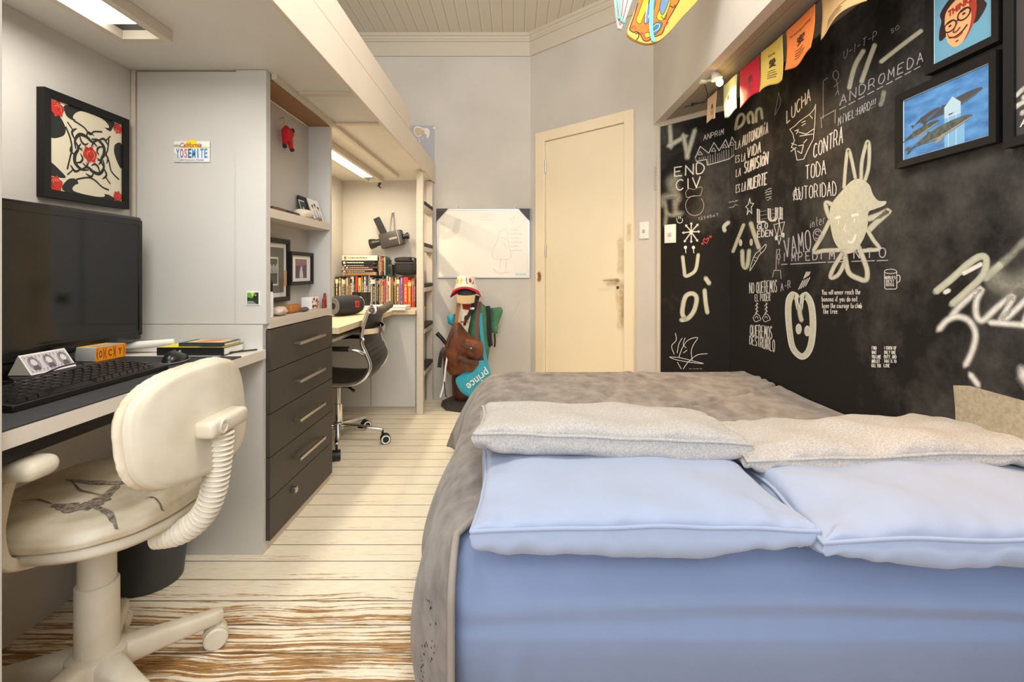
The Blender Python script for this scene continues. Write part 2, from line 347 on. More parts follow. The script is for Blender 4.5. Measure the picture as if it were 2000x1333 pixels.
# floor: whitewashed planks along x, worn to brown wood near the front
def floor_mat():
    m = bpy.data.materials.new('worn_painted_planks'); m.use_nodes = True; nt, N, L = nodes(m); p = nt.nodes['Principled BSDF']
    tc = N('TexCoord'); sx = N('SeparateXYZ'); L(tc.outputs['Object'], sx.inputs[0])
    def M_(op, a, b=None, c=None):
        n = N('Math', operation=op)
        for i, v in enumerate((a, b, c)):
            if v is None: continue
            if isinstance(v, (int, float)): n.inputs[i].default_value = v
            else: L(v, n.inputs[i])
        return n.outputs[0]
    q = M_('DIVIDE', M_('ADD', sx.outputs['Y'], 10.65 - 1.984 % 0.1065), 0.1065)
    fl = M_('FLOOR', q); fr = M_('FRACT', q)
    wn = N('TexWhiteNoise', noise_dimensions='1D'); L(fl, wn.inputs['W'])
    gap = M_('LESS_THAN', M_('MINIMUM', fr, M_('SUBTRACT', 1.0, fr)), 0.019)
    off = N('CombineXYZ'); L(M_('ADD', sx.outputs['X'], M_('MULTIPLY', wn.outputs['Value'], 9.0)), off.inputs[0]); L(sx.outputs['Y'], off.inputs[1]); L(M_('MULTIPLY', wn.outputs['Value'], 5.0), off.inputs[2])
    # flowing grain: stretched noise bent by a slow noise
    mp = N('Mapping'); mp.inputs['Scale'].default_value = (0.6, 62, 1); L(off.outputs[0], mp.inputs[0])
    slow = N('TexNoise'); slow.inputs['Scale'].default_value = 3.2; slow.inputs['Detail'].default_value = 2; L(off.outputs[0], slow.inputs['Vector'])
    mp2 = N('VectorMath', operation='ADD'); L(mp.outputs[0], mp2.inputs[0]); cs = N('CombineXYZ'); L(M_('MULTIPLY', slow.outputs['Fac'], 3.2), cs.inputs[1]); L(cs.outputs[0], mp2.inputs[1])
    g = N('TexNoise'); g.inputs['Scale'].default_value = 2.2; g.inputs['Detail'].default_value = 4; g.inputs['Roughness'].default_value = .6; L(mp2.outputs[0], g.inputs['Vector'])
    mp3 = N('Mapping'); mp3.inputs['Scale'].default_value = (3.0, 60, 1); L(off.outputs[0], mp3.inputs[0])
    fine = N('TexNoise'); fine.inputs['Scale'].default_value = 6; fine.inputs['Detail'].default_value = 4; L(mp3.outputs[0], fine.inputs['Vector'])
    mp4 = N('Mapping'); mp4.inputs['Scale'].default_value = (1.6, 5, 1); L(off.outputs[0], mp4.inputs[0])
    big = N('TexNoise'); big.inputs['Scale'].default_value = 2.4; big.inputs['Detail'].default_value = 6; big.inputs['Roughness'].default_value = .65; L(mp4.outputs[0], big.inputs['Vector'])
    # wear has its own place: strong in front of y = 1.55, slight beyond
    wear = N('MapRange'); wear.inputs[1].default_value = 1.80; wear.inputs[2].default_value = 1.32; wear.inputs[3].default_value = -0.17; wear.inputs[4].default_value = 0.095; L(sx.outputs['Y'], wear.inputs[0])
    ww = M_('ADD', M_('ADD', wear.outputs[0], M_('MULTIPLY', M_('SUBTRACT', big.outputs['Fac'], .5), .55)), M_('MULTIPLY', M_('SUBTRACT', wn.outputs['Value'], .5), .05))
    gg = M_('ADD', g.outputs['Fac'], M_('MULTIPLY', M_('SUBTRACT', fine.outputs['Fac'], .5), .35))
    mask = N('MapRange'); L(M_('ADD', M_('SUBTRACT', gg, .5), ww), mask.inputs[0]); mask.inputs[1].default_value = 0.03; mask.inputs[2].default_value = 0.07
    paint = N('ValToRGB'); paint.color_ramp.elements[0].color = lin((236, 222, 190)); paint.color_ramp.elements[1].color = lin((250, 242, 222)); paint.color_ramp.elements[0].position = .3; paint.color_ramp.elements[1].position = .6; L(fine.outputs['Fac'], paint.inputs[0])
    wood = N('ValToRGB'); wood.color_ramp.elements[0].color = lin((112, 74, 42)); wood.color_ramp.elements[1].color = lin((198, 152, 92)); wood.color_ramp.elements[0].position = .35; wood.color_ramp.elements[1].position = .65; L(fine.outputs['Fac'], wood.inputs[0])
    mx = N('MixRGB'); L(mask.outputs[0], mx.inputs[0]); L(paint.outputs[0], mx.inputs[1]); L(wood.outputs[0], mx.inputs[2])
    mx2 = N('MixRGB'); L(gap, mx2.inputs[0]); L(mx.outputs[0], mx2.inputs[1]); mx2.inputs[2].default_value = lin((88, 72, 56))
    L(mx2.outputs[0], p.inputs['Base Color']); p.inputs['Roughness'].default_value = .45
    bp = N('Bump'); bp.inputs['Strength'].default_value = .5; bp.inputs['Distance'].default_value = .003
    L(M_('SUBTRACT', M_('MULTIPLY', mask.outputs[0], -.35), gap), bp.inputs['Height']); L(bp.outputs[0], p.inputs['Normal'])
    return m
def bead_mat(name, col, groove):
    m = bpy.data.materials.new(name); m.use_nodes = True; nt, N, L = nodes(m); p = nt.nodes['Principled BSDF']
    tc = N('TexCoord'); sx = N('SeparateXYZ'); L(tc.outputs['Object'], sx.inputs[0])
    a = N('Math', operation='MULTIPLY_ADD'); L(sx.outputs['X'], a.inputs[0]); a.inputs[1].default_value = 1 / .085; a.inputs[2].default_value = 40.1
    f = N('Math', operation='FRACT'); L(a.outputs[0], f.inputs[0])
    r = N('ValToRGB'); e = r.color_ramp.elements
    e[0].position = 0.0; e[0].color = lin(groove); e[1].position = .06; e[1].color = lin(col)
    for pos, c in ((.10, tuple(min(255, v + 12) for v in col)), (.16, col), (.95, col), (1.0, groove)):  # the lighter stop paints a highlight along one side of each groove
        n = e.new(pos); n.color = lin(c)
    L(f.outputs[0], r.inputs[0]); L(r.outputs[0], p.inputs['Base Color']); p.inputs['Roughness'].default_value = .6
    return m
def black_mat():
    m = bpy.data.materials.new('blackboard_paint'); m.use_nodes = True; nt, N, L = nodes(m); p = nt.nodes['Principled BSDF']
    tc = N('TexCoord')
    n1 = N('TexNoise'); n1.inputs['Scale'].default_value = 2.6; n1.inputs['Detail'].default_value = 7; n1.inputs['Roughness'].default_value = .65; L(tc.outputs['Object'], n1.inputs['Vector'])
    n2 = N('TexNoise'); n2.inputs['Scale'].default_value = 60; n2.inputs['Detail'].default_value = 3; L(tc.outputs['Object'], n2.inputs['Vector'])
    sz = N('SeparateXYZ'); L(tc.outputs['Object'], sz.inputs[0])      # chalk dust clings to the upper, much wiped part
    hz_ = N('MapRange'); L(sz.outputs['Z'], hz_.inputs[0]); hz_.inputs[1].default_value = .75; hz_.inputs[2].default_value = 1.35; hz_.inputs[3].default_value = -.10; hz_.inputs[4].default_value = .06
    ad = N('Math', operation='ADD'); L(n1.outputs['Fac'], ad.inputs[0]); L(hz_.outputs[0], ad.inputs[1])
    hy_ = N('MapRange'); L(sz.outputs['Y'], hy_.inputs[0]); hy_.inputs[1].default_value = 2.3; hy_.inputs[2].default_value = 1.4; hy_.inputs[3].default_value = -.09; hy_.inputs[4].default_value = .05
    ad2 = N('Math', operation='ADD'); L(ad.outputs[0], ad2.inputs[0]); L(hy_.outputs[0], ad2.inputs[1]); ad = ad2
    r = N('ValToRGB'); e = r.color_ramp.elements; e[0].position = .45; e[0].color = lin((35, 33, 31)); e[1].position = .70; e[1].color = lin((92, 90, 86)); L(ad.outputs[0], r.inputs[0])
    mx = N('MixRGB', blend_type='MULTIPLY'); mx.inputs[0].default_value = .35; L(r.outputs[0], mx.inputs[1]); L(n2.outputs['Fac'], mx.inputs[2])
    L(mx.outputs[0], p.inputs['Base Color']); p.inputs['Roughness'].default_value = .8; p.inputs['Specular IOR Level'].default_value = .2
    bp = N('Bump'); bp.inputs['Strength'].default_value = .1; bp.inputs['Distance'].default_value = .003; L(n2.outputs['Fac'], bp.inputs['Height']); L(bp.outputs[0], p.inputs['Normal'])
    return m
def paint_mat(name, col, dens=1.0, chalk=0.0, nscale=70):
    """paint or chalk that fades by the 'alpha' attribute of its strokes"""
    m = bpy.data.materials.new(name); m.use_nodes = True; nt, N, L = nodes(m); p = nt.nodes['Principled BSDF']
    p.inputs['Base Color'].default_value = lin(col); p.inputs['Roughness'].default_value = .75
    at_ = N('Attribute', attribute_name='alpha'); tc = N('TexCoord'); n = N('TexNoise'); n.inputs['Scale'].default_value = nscale; n.inputs['Detail'].default_value = 4; L(tc.outputs['Object'], n.inputs['Vector'])
    mr = N('MapRange'); L(n.outputs['Fac'], mr.inputs[0]); mr.inputs[1].default_value = .3; mr.inputs[2].default_value = .6; mr.inputs[3].default_value = 1 - chalk; mr.inputs[4].default_value = 1.0
    a = N('Math', operation='MULTIPLY'); L(mr.outputs[0], a.inputs[0]); a.inputs[1].default_value = dens
    if chalk < 0.9 and name.startswith('spray'):
        b = N('Math', operation='MULTIPLY'); L(a.outputs[0], b.inputs[0]); L(at_.outputs['Fac'], b.inputs[1]); a = b
    L(a.outputs[0], p.inputs['Alpha'])
    return m
M_BLACKW = black_mat()
M_BEAD = bead_mat('beadboard_ceiling', (222, 214, 199), (174, 165, 148)); M_SOFF = bead_mat('beadboard_soffit', (150, 141, 128), (120, 112, 100))  # soffit boards are a darker copy of the ceiling's, shade put into their colour
M_SPRAY = paint_mat('spray_sage', (208, 207, 186), .95, .12)
M_SPRAYW = paint_mat('spray_white', (248, 244, 234), .95, .15)
M_SPRAYT = paint_mat('spray_thin', (190, 188, 170), .55, .35)
M_CHALK = paint_mat('chalk_white', (232, 230, 224), .92, .35, 160)
M_CHALKT = paint_mat('chalk_thin', (214, 212, 206), .6, .5, 120)
M_CHALKR = paint_mat('chalk_red', (214, 70, 74), .9, .3, 160)
M_LILAC = paint_mat('chalk_lilac', (206, 200, 208), .8, .4, 120)

struct('floor', B(-1.6, 1.6, YN, 4.2, -0.06, 0), floor_mat())
struct('ceiling', B(-1.6, 1.6, YN, 4.2, ZC, ZC + .06), M_BEAD)
struct('wall_left', B(XL - .08, XL, YN, YB + .1, 0, ZC), M_WALL)
wb = struct('wall_back', B(XL, DA.x + .02, YB, YB + .1, 0, ZC), M_WALL)
wd = struct('wall_diagonal', MB().prism([DA, DE, EA, EA + Vector((.12, .12, 0)), DA + Vector((0, .14, 0))], (0, 0, ZC)), M_WALL)
struct('wall_header', B(XH, XH + .05, YN, DE.y + .01, ZS, ZC), M_WALL)
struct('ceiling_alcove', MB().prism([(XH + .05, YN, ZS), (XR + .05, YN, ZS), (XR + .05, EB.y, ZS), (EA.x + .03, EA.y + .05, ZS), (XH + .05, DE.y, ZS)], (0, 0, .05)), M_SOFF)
we = struct('wall_alcove', MB().prism([EA, EB, EB + Vector((.06, .06, 0)), EA + Vector((.06, .06, 0))], (0, 0, ZS)), M_BLACKW)
wr = struct('wall_right', B(XR, XR + .08, YN, EB.y + .05, 0, ZS), M_BLACKW)
# trim around the alcove's end wall
t = MB()
ed = (EB - EA).normalized()
t.prism([EA + Vector((0, 0, ZS - .03)), EB + Vector((0, 0, ZS - .03)), EB + EN * .012 + Vector((0, 0, ZS - .03)), EA + EN * .012 + Vector((0, 0, ZS - .03))], (0, 0, .03))
t.prism([EA - ed * .012, EA + ed * .01, EA + ed * .01 + EN * .012, EA - ed * .012 + EN * .012], (0, 0, ZS))
struct('trim_3', t, M_CROWN)
# crown moulding along the back wall and the diagonal wall
def crown(name, a, b, n, ma, mb_, ext_a, ext_b):
    prof = [(0, 2.785), (.016, 2.785), (.016, 2.897), (.028, 2.90), (.028, 2.914), (.034, 2.917), (.040, 2.932), (.052, 2.937), (.052, ZC), (0, ZC)]
    d = (b - a).normalized(); mb = MB(); vs = []
    for q, e in ((a, ma), (b, mb_)):
        for o, z in prof: vs.append(q + n * o + d * (e * o) + Vector((0, 0, z)))
    k = len(prof)
    mb.add(vs, [(i, (i + 1) % k, k + (i + 1) % k, k + i) for i in range(k)] + [tuple(range(k)), tuple(range(2 * k - 1, k - 1, -1))])
    return struct(name, mb, M_CROWN, sharp=20)
hm = math.tan((PI - math.acos(max(-1, min(1, Vector((-1, 0, 0)).dot(DDIR))))) / 2)
crown('trim_1', Vector((XL, YB, 0)), DA, Vector((0, -1, 0)), 0, -hm, 0, 0)
crown('trim_2', DA, DE, DN, hm, 0, 0, 0)

# ---------------------------------------------------------------- door in the diagonal wall
def dpt(s, z, o=0): return DA + DDIR * s + DN * o + Vector((0, 0, z))
def sdoor(px, py): q = ondoor(px, py); return (q - DA).dot(DDIR), q.z
s0, zt0 = sdoor(1049.4, 262); s1, zt1 = sdoor(1240.6, 214.5); zt = (zt0 + zt1) / 2
i0 = sdoor(1067.5, 278)[0]; i1 = sdoor(1221, 245)[0]; zi = (sdoor(1067, 278)[1] + sdoor(1220, 242)[1]) / 2
def slab(a, b, z0, z1, o0, o1): return MB().prism([dpt(a, z0, o0), dpt(b, z0, o0), dpt(b, z0, o1), dpt(a, z0, o1)], (0, 0, z1 - z0))
dm = slab(i0, i1, 0.012, zi, 0.001, 0.008)
door = struct('door_1', dm, M_DOOR)
fr = MB()
for q in (slab(s0, i0 - .004, 0, zt, .0, .026), slab(i1 + .004, s1, 0, zt, 0, .026), slab(i0 - .004, i1 + .004, zi + .004, zt, 0, .026)): fr.add(q.v, q.f)
struct('door_frame', fr, M_DOOR, door, bev=.003)
hs, hz = sdoor(1209, 547)
hb = MB().lathe([(.011, 0), (.011, .035), (.009, .04)], dpt(hs, hz, .008), DN, 12)
hb.tube([dpt(hs, hz, .042), dpt(hs - .03, hz, .046), dpt(hs - .10, hz - .004, .044)], [.008, .008, .0065], 10)
struct('door_handle', hb, M_STEEL, door)
ks, kz = sdoor(1208, 562)
struct('keyhole_plate', MB().lathe([(.011, 0), (.011, .004), (.004, .004), (.004, .001)], dpt(ks, kz, .008), DN, 14), mat('tarnished_brass', (120, 100, 70), .4, metal=1), door)
for k, yy in enumerate((326, 490)):
    hs2, hz2 = sdoor(1066, yy); struct('hinge', MB().tube([dpt(i0, hz2 - .05, .012), dpt(i0, hz2 + .05, .012)], .008, 10), M_STEEL, door)
M_DIRT = paint_mat('spray_grime', (176, 138, 74), .26, .6, 30)
M_RUST = paint_mat('spray_rust', (150, 92, 20), .8, .2, 60)
ar = Art(lambda u, v, z: ondoor(u, v) + DN * (.0085 + z))
for pts, w in (([(1214, 470), (1216, 500), (1214, 530)], 16), ([(1212, 555), (1212, 580), (1216, 610), (1215, 640)], 18), ([(1216, 560), (1217, 600), (1217, 630)], 9), ([(1200, 552), (1190, 556)], 9)):
    ar.line(pts, w, M_DIRT, True, True)
o = ar.build('hand_grime', door)
ar = Art(lambda u, v, z: ondoor(u, v) + DN * (.0265 + z))
ar.line([(1057, 534), (1058, 541), (1057, 548)], 7, M_RUST, True, True); ar.line([(1233, 440), (1232, 470)], 9, M_DIRT, True, True)
ar.build('rust_stain', door)

# light switches
def switch(name, fn, nrm, side, box, label):
    x0, y0, x1, y1 = box
    c = fn((x0 + x1) / 2, (y0 + y1) / 2); hw = (fn(x1, y0) - fn(x0, y0)).length / 2; hh = abs(fn(x0, y0).z - fn(x0, y1).z) / 2
    r = thing(name, label, 'light switch', c)
    m = MB(); m.T = Matrix.Translation((0, 0, 0)) @ Matrix((side, (0, 0, 1), nrm)).transposed().to_4x4()
    m.rbox(-hw, hw, -hh, hh, .0005, .011, .004); obj('cover_plate', m, M_WHITE, r)
    k = MB(); k.T = m.T; k.rbox(-hw * .28, hw * .28, -hh * .28, hh * .12, .008, .016, .002); obj('toggle', k, mat('grey_toggle', (190, 186, 178), .4), r)
    for s in (-1, 1):
        k = MB(); k.T = m.T; k.lathe([(.0025, .0105), (.0025, .0125)], (0, s * hh * .75, 0), n=8); obj('screw', k, M_STEEL, r)
switch('light_switch', ondoor, DN, DDIR, (1250, 434, 1268, 467), 'white light switch plate on the grey wall beside the cream door')
switch('light_switch', onend, EN, ed, (1299, 439, 1321, 475), 'white light switch plate on the black chalkboard wall')

# bare plaster patch on the back wall above the loft board
bw = Art(lambda u, v, z: at(u, v, YB) + Vector((0, -z, 0)))
bw.poly([(790, 245), (849, 245), (849, 322), (790, 322)], (178, 178, 182))
bw.poly([(811, 248), (818, 247), (828, 251), (834, 250), (839, 256), (838, 266), (834, 270), (832, 262), (826, 261), (820, 267), (813, 266), (808, 256)], (236, 230, 222), True)
bw.poly([(811, 251), (819, 250), (830, 257), (822, 264), (814, 265), (810, 258)], (206, 184, 156), True)
bw.disc(848, 250, 2, (238, 236, 230)); bw.line([(818, 270), (821, 279)], 2, (205, 205, 203)); bw.disc(825, 270, 2.2, (200, 200, 198))
bw.line([(1000, 617), (1008, 606), (1014, 590)], 1.6, (196, 192, 184)); bw.disc(890, 548, 1.3, (230, 228, 222))
bw.build('bare_plaster_patch', wb)
# ================================================================== DRAWINGS ON THE BLACK WALLS
def wallfn(u, v, z):
    if u < 1425: return onend(u, v) + EN * z
    p = onx(u, v, XR); p.x -= z; return p
def sc(s, ox, oy, pts): return [(x / s + ox, y / s + oy) for x, y in pts]
K5 = lambda *p: sc(5.128, 1280, 220, p)
K2 = lambda *p: sc(2.564, 1280, 220, p)
K3 = lambda *p: sc(3.92, 1420, 380, p)
K6 = lambda *p: sc(2.381, 1480, 180, p)
K7 = lambda *p: sc(3.92, 1640, 0, p)
K8 = lambda *p: sc(3.175, 1640, 440, p)
K4 = lambda *p: sc(3.704, 1180, 0, p)
def draw(name, parent, base=.0008): 
    a = Art(wallfn, base, .00002); a.name = name; a.par = parent; return a
def done(a): return a.build(a.name, a.par)

# --- end wall of the alcove
a = draw('spray_zigzag', we)
a.line(K5((145, 110), (157, 322), (285, 250), (322, 425), (390, 200)), 11.5, M_SPRAY, False, .8)
a.line(K5((200, 660), (160, 700), (190, 780)), 24, M_SPRAYT, True, 1.5)
for q, w in ((((70, 910), (90, 850), (215, 830), (225, 880)), 15), (((95, 900), (110, 1000), (100, 1120)), 9), (((200, 880), (205, 1010), (250, 1010)), 13), (((110, 1000), (160, 1030), (220, 1010)), 9)):
    a.line(K5(*q), w, M_SPRAYT, True, 1.5)
done(a)
a = draw('chalk_lettering', we)
a.text('ANPRIM', *K5((482, 278), (682, 218)), 10, 11, 1.2, M_CHALK, .1, .3)
a.text('END', *K5((195, 640), (490, 606)), 17, 21, 2.4, M_CHALK, 0, .3)
a.text('CIV', *K5((208, 782), (450, 745)), 20, 20, 2.2, M_CHALK, 0, .3)
a.text('1234567', *K5((435, 1078), (630, 1035)), 5, 5, .9, M_CHALKT, 0, .2)
done(a)
a = draw('chalk_houses', we)
a.line(K5((400, 455), (450, 340), (535, 408), (587, 300), (640, 382), (705, 270), (735, 352), (770, 245), (800, 300)), 1.6, M_CHALK)
a.line(K5((405, 470), (415, 490), (515, 470), (520, 527), (640, 495), (740, 465), (790, 425)), 1.5, M_CHALK)
for x, y0, y1 in ((440, 450, 485), (460, 445, 480), (480, 440, 480), (500, 440, 475), (528, 430, 522), (550, 420, 515), (575, 420, 505), (600, 390, 500), (625, 410, 495), (645, 400, 490), (665, 390, 485), (685, 380, 480), (710, 370, 470), (735, 370, 460), (765, 355, 440), (785, 340, 425)):
    a.line(K5((x, y0), (x + 3, y1)), 1.3, M_CHALKT)
for x, y in ((450, 410), (585, 375), (695, 340), (770, 315)): a.line(K5((x - 22, y + 15), (x, y - 22), (x + 22, y + 10), (x - 22, y + 15)), 1.1, M_CHALK)
done(a)
a = draw('chalk_pot', we)
a.line(K5((315, 852), (305, 800), (340, 762), (385, 772), (425, 752), (455, 745), (470, 762), (455, 832)), 1.1, M_CHALKT, True)
a.line(K5((315, 852), (385, 838), (455, 832)), 1.1, M_CHALKT, True)
a.line([(1357 + 18 * math.cos(t), 402 + 19.5 * math.sin(t)) for t in [(-.8 + PI * .1 * i * .86 * 1.25) for i in range(18)]], 1.1, M_CHALKT)
a.line(K5((215, 1060), (222, 1095), (245, 1108), (270, 1095), (272, 1062)), 1.3, M_CHALK, True); a.line(K5((235, 1040), (236, 1065)), 1.2, M_CHALK); a.line(K5((252, 1040), (253, 1065)), 1.2, M_CHALK)
done(a)
a = draw('chalk_arrow_star', we)
c0 = (360, 1195)
for e in ((360, 1103), (430, 1118), (445, 1193), (425, 1290), (360, 1303), (290, 1297), (272, 1206), (303, 1125)):
    a.line(K5(c0, e), 2.2, M_CHALK); dx, dy = e[0] - c0[0], e[1] - c0[1]; l = math.hypot(dx, dy); dx /= l; dy /= l
    a.poly(K5((e[0] + dx * 6, e[1] + dy * 6), (e[0] - dx * 16 - dy * 16, e[1] - dy * 16 + dx * 16), (e[0] - dx * 16 + dy * 16, e[1] - dy * 16 - dx * 16)), M_CHALK)
done(a)
a = draw('chalk_heart', we)
a.line(K5((512, 1312), (480, 1285), (490, 1262), (508, 1275), (525, 1255), (535, 1275), (512, 1312)), 1.5, M_CHALKR); a.line(K5((466, 1322), (486, 1300)), 1.4, M_CHALKR); a.line(K5((530, 1265), (560, 1238)), 1.4, M_CHALKR)
a.line(K5((543, 1238), (562, 1236), (560, 1256)), 1.3, M_CHALKR); a.line(K5((466, 1302), (468, 1322), (486, 1318)), 1.3, M_CHALKR)
done(a)
a = draw('spray_face', we)
for x in (151, 191): a.disc(*K2((x, 676))[0], 3, M_SPRAYW, 3.4); a.line(K2((x, 678), (x + 2, 705)), 1.3, M_SPRAYW)
a.line(K2((137, 722), (145, 790), (150, 818), (175, 812), (203, 785), (215, 712)), 7, M_SPRAY, True, True)
done(a)
a = draw('spray_lettering', we)
a.line(K2((147, 1030), (135, 1000), (150, 925), (185, 907), (207, 930), (195, 990), (165, 1030), (130, 1040)), 9, M_SPRAY, True, True)
a.line(K2((247, 890), (252, 950), (261, 1003)), 8.5, M_SPRAY, True, True); a.line(K2((252, 830), (270, 856)), 9, M_SPRAY, False, True)
done(a)
a = draw('chalk_burning_hat', we)
for q in (((70, 1225), (120, 1228), (190, 1245), (242, 1258), (180, 1252), (110, 1240), (70, 1225)), ((118, 1228), (135, 1180), (165, 1140), (212, 1128), (190, 1165), (180, 1200), (185, 1240)), ((140, 1285), (165, 1250), (210, 1215), (262, 1208)), ((95, 1212), (82, 1170), (105, 1140), (100, 1105)), ((110, 1205), (118, 1160), (135, 1130)), ((150, 1128), (140, 1160), (155, 1180)), ((110, 1250), (130, 1285)), ((140, 1205), (160, 1190))):
    a.line(K2(*q), 1.3, M_CHALK, True)
for i, x in enumerate((170, 190, 205, 222)): a.line(K2((x, 1283), (x + 12, 1285)), 1.2, M_CHALKT)
done(a)

# --- long wall
a = draw('spray_name', wr)
a.line([(1437, 253), (1441, 231), (1449, 223), (1454, 230), (1450, 243), (1440, 251)], 6, M_SPRAY, True, True)
a.line([(1463, 240), (1461, 227), (1467, 219), (1471, 228), (1471, 240)], 6, M_SPRAY, True, True); a.line([(1477, 238), (1478, 217), (1486, 213), (1489, 232)], 6, M_SPRAY, True, True)
done(a)
a = draw('chalk_motto', wr)
for s, p0, p1, h0, h1, w in (('LA', (1436.5, 292), (1446, 289), 15, 16, 1.5), ('AUTONOMÍA', (1450, 286), (1500, 259), 20, 20, 2.3), ('ES LA', (1437, 318), (1456, 314), 13, 15, 1.5), ('VIDA', (1460, 309), (1486, 297), 20, 20, 2.3), ('LA', (1438, 346), (1447, 343), 14, 15, 1.5),
    ('SUMISIÓN', (1454, 339), (1500, 320), 22, 23, 2.4), ('ES LA', (1438, 377), (1457, 372), 15, 17, 1.6), ('MUERTE', (1461, 371), (1498, 360), 21, 23, 2.6)):
    a.text(s, p0, p1, h0, h1, w, M_CHALK, .05, .2)
def scrawl(x0, y0, x1, y1, h):
    n = int((x1 - x0) / 1.6) + 2; rn = random.Random(int(x0 * 7 + y0)); a.line([(x0 + (x1 - x0) * k / n, y0 + (y1 - y0) * k / n + rn.uniform(-h, h) * .5) for k in range(n + 1)], .9, M_CHALK)
for i, x in enumerate((1496, 1495, 1496, 1497, 1499)): scrawl(x, 372.5 + i * 4.7, 1508, 368.5 + i * 4.7, 3.2)
scrawl(1424.5, 396, 1443, 391, 3.6); scrawl(1425, 406, 1442, 400, 3.6)
done(a)
a = draw('chalk_star', wr)
a.line(K3((175, 30), (181, 66), (205, 70), (186, 100), (191, 147), (170, 122), (154, 155), (161, 110), (144, 95), (165, 76), (175, 30)), 1.6, M_CHALK)
done(a)
a = draw('spray_roof_face', wr)
a.line(K3((125, 240), (85, 340), (50, 430)), 7, M_SPRAY, False, True); a.line(K3((183, 220), (205, 290), (245, 410)), 9, M_SPRAY, True, True)
for x, y in ((105, 370), (186, 366)): a.disc(*K3((x, y))[0], 3.3, M_SPRAY, 7)
a.line(K3((118, 432), (122, 530), (142, 562), (160, 525), (170, 430)), 8.5, M_SPRAY, True, True)
a.line(K5((735, 1100), (690, 1140), (695, 1185)), 8, M_SPRAY, True, True)
done(a)
a = draw('chalk_block_letters', wr)
a.text('LUI', *K3((235, 212), (420, 190)), 25, 24, 3.2, M_CHALK, 0, .2, 1)
for y in (130, 160, 190): a.line(K3((228, y + 5), (425, y - 25)), .9, M_CHALKT)
a.text('GLO', *K3((235, 268), (312, 260)), 11, 11, 2.2, M_CHALK); a.text('EDEN', *K3((235, 328), (350, 318)), 12, 12, 2.2, M_CHALK)
done(a)
a = draw('chalk_glider', wr)
a.line(K3((360, 232), (442, 210), (400, 384), (360, 232)), 1.4, M_CHALK); a.line(K3((385, 320), (402, 222), (418, 305)), 1.4, M_CHALK); a.line(K3((375, 330), (430, 305)), 1.2, M_CHALK); a.line(K3((398, 180), (400, 225)), 2.5, M_CHALK)
for q in ((377, 333), (432, 312)): a.disc(*K3(q)[0], 2.6, M_CHALK, 5)
a.line(K3((175, 588), (185, 540), (215, 462), (250, 430), (298, 382), (292, 420), (245, 470), (225, 510), (175, 588)), 1.4, M_CHALK, True); a.line(K3((210, 480), (235, 490)), 1.1, M_CHALK); a.line(K3((205, 505), (225, 512)), 1.1, M_CHALK); a.line(K3((252, 430), (262, 450)), 1.1, M_CHALK)
done(a)
a = draw('chalk_word_game', wr)
a.line(K3((376, 578), (382, 425), (405, 420), (402, 450)), 1.5, M_LILAC); a.line(K3((358, 582), (410, 582)), 1.8, M_LILAC); a.line(K3((360, 582), (350, 635)), 1.3, M_LILAC); a.line(K3((410, 582), (416, 648)), 1.3, M_LILAC)
q = K3((398, 478))[0]; a.line([(q[0] + 2.6 * math.cos(t * .52), q[1] + 6 * math.sin(t * .52)) for t in range(13)], 1.3, M_LILAC); a.line(K3((398, 505), (396, 535)), 1.2, M_LILAC)
xs = (125, 168, 200, 235, 268, 297, 347, 402, 462, 522, 582); ch = 'IMPEDIMENTO'
for i, (x, c) in enumerate(zip(xs, ch)):
    x = x / 2.381 + 1480; y = 511 - i * .75; w = 6 + i * .5
    a.text(c, (x - w * .55, y), (x + w * .55, y - .4), 16 + i * .3, 16 + i * .3, 1.8 + i * .06, M_LILAC, 0, .3)
    a.line([(x - w, y + 6), (x + w, y + 5.2)], 1.9, M_LILAC)
a.text('inter', (1583, 446), (1613, 437), 17, 20, 1.3, M_CHALKT)
a.text('VAMO', (1534, 503), (1585, 488), 33, 40, 2.4, M_LILAC, -.06, .3)
a.line([(1598 + 8.5 * math.cos(t * .35), 459.6 + 12 * math.sin(t * .35)) for t in range(19)], 1.6, M_LILAC); a.text('S', (1593, 467), (1603, 466), 15, 15, 1.5, M_LILAC)
a.text('A-R', (1526, 569), (1545, 562), 14, 14, 1.4, M_LILAC)
done(a)
a = draw('chalk_slogan', wr)
a.text('NO QUEREMOS', (1464, 573), (1518, 571), 20, 24, 1.3, M_CHALK, 0, .2); a.text('EL PODER', (1475, 588.5), (1505, 588), 12, 15, 1.2, M_CHALK)
for x in (1478.5, 1497): 
    a.line([(x - 7, 621), (x - 4, 616), (x, 613.5), (x + 4, 616), (x + 8, 624), (x + 3, 627), (x - 2, 629), (x - 5, 626), (x - 7, 621)], 1.3, M_CHALK, True)
    a.line([(x - 3, 622), (x, 618), (x + 3, 623)], 1.2, M_CHALK, True)
    for k in range(6): a.line([(x - 3 + (k % 2) * 6, 613 - k * 3.6), (x, 609 - k * 3.6)], 1.2, M_CHALK)
    a.line([(x, 614), (x + .5, 592)], 1.1, M_CHALK)
a.text('QUEREMOS', (1466, 655), (1509, 663), 20, 25, 1.5, M_CHALK, 0, .2); a.text('DESTRUIRLO', (1465, 672), (1514, 688), 15, 24, 1.5, M_CHALK, 0, .2)
done(a)
a = draw('spray_long_eared_head', wr)
ot = K3((555, 868), (532, 775), (500, 748), (460, 795), (450, 900), (462, 1050), (490, 1185), (560, 1258), (622, 1240), (665, 1150), (680, 985), (662, 830), (610, 752), (572, 785))
cx, cy = 1563, 636
inn = [(cx + (x - cx) * .80, cy + (y - cy) * .915) for x, y in ot]
a.line(inn, 11.5, M_SPRAY, True, False, False, True); a.line(K3((555, 860), (560, 920), (572, 965)), 9, M_SPRAY, True, True)
a.line(ot, 2.6, M_CHALK, True, False, False, True)
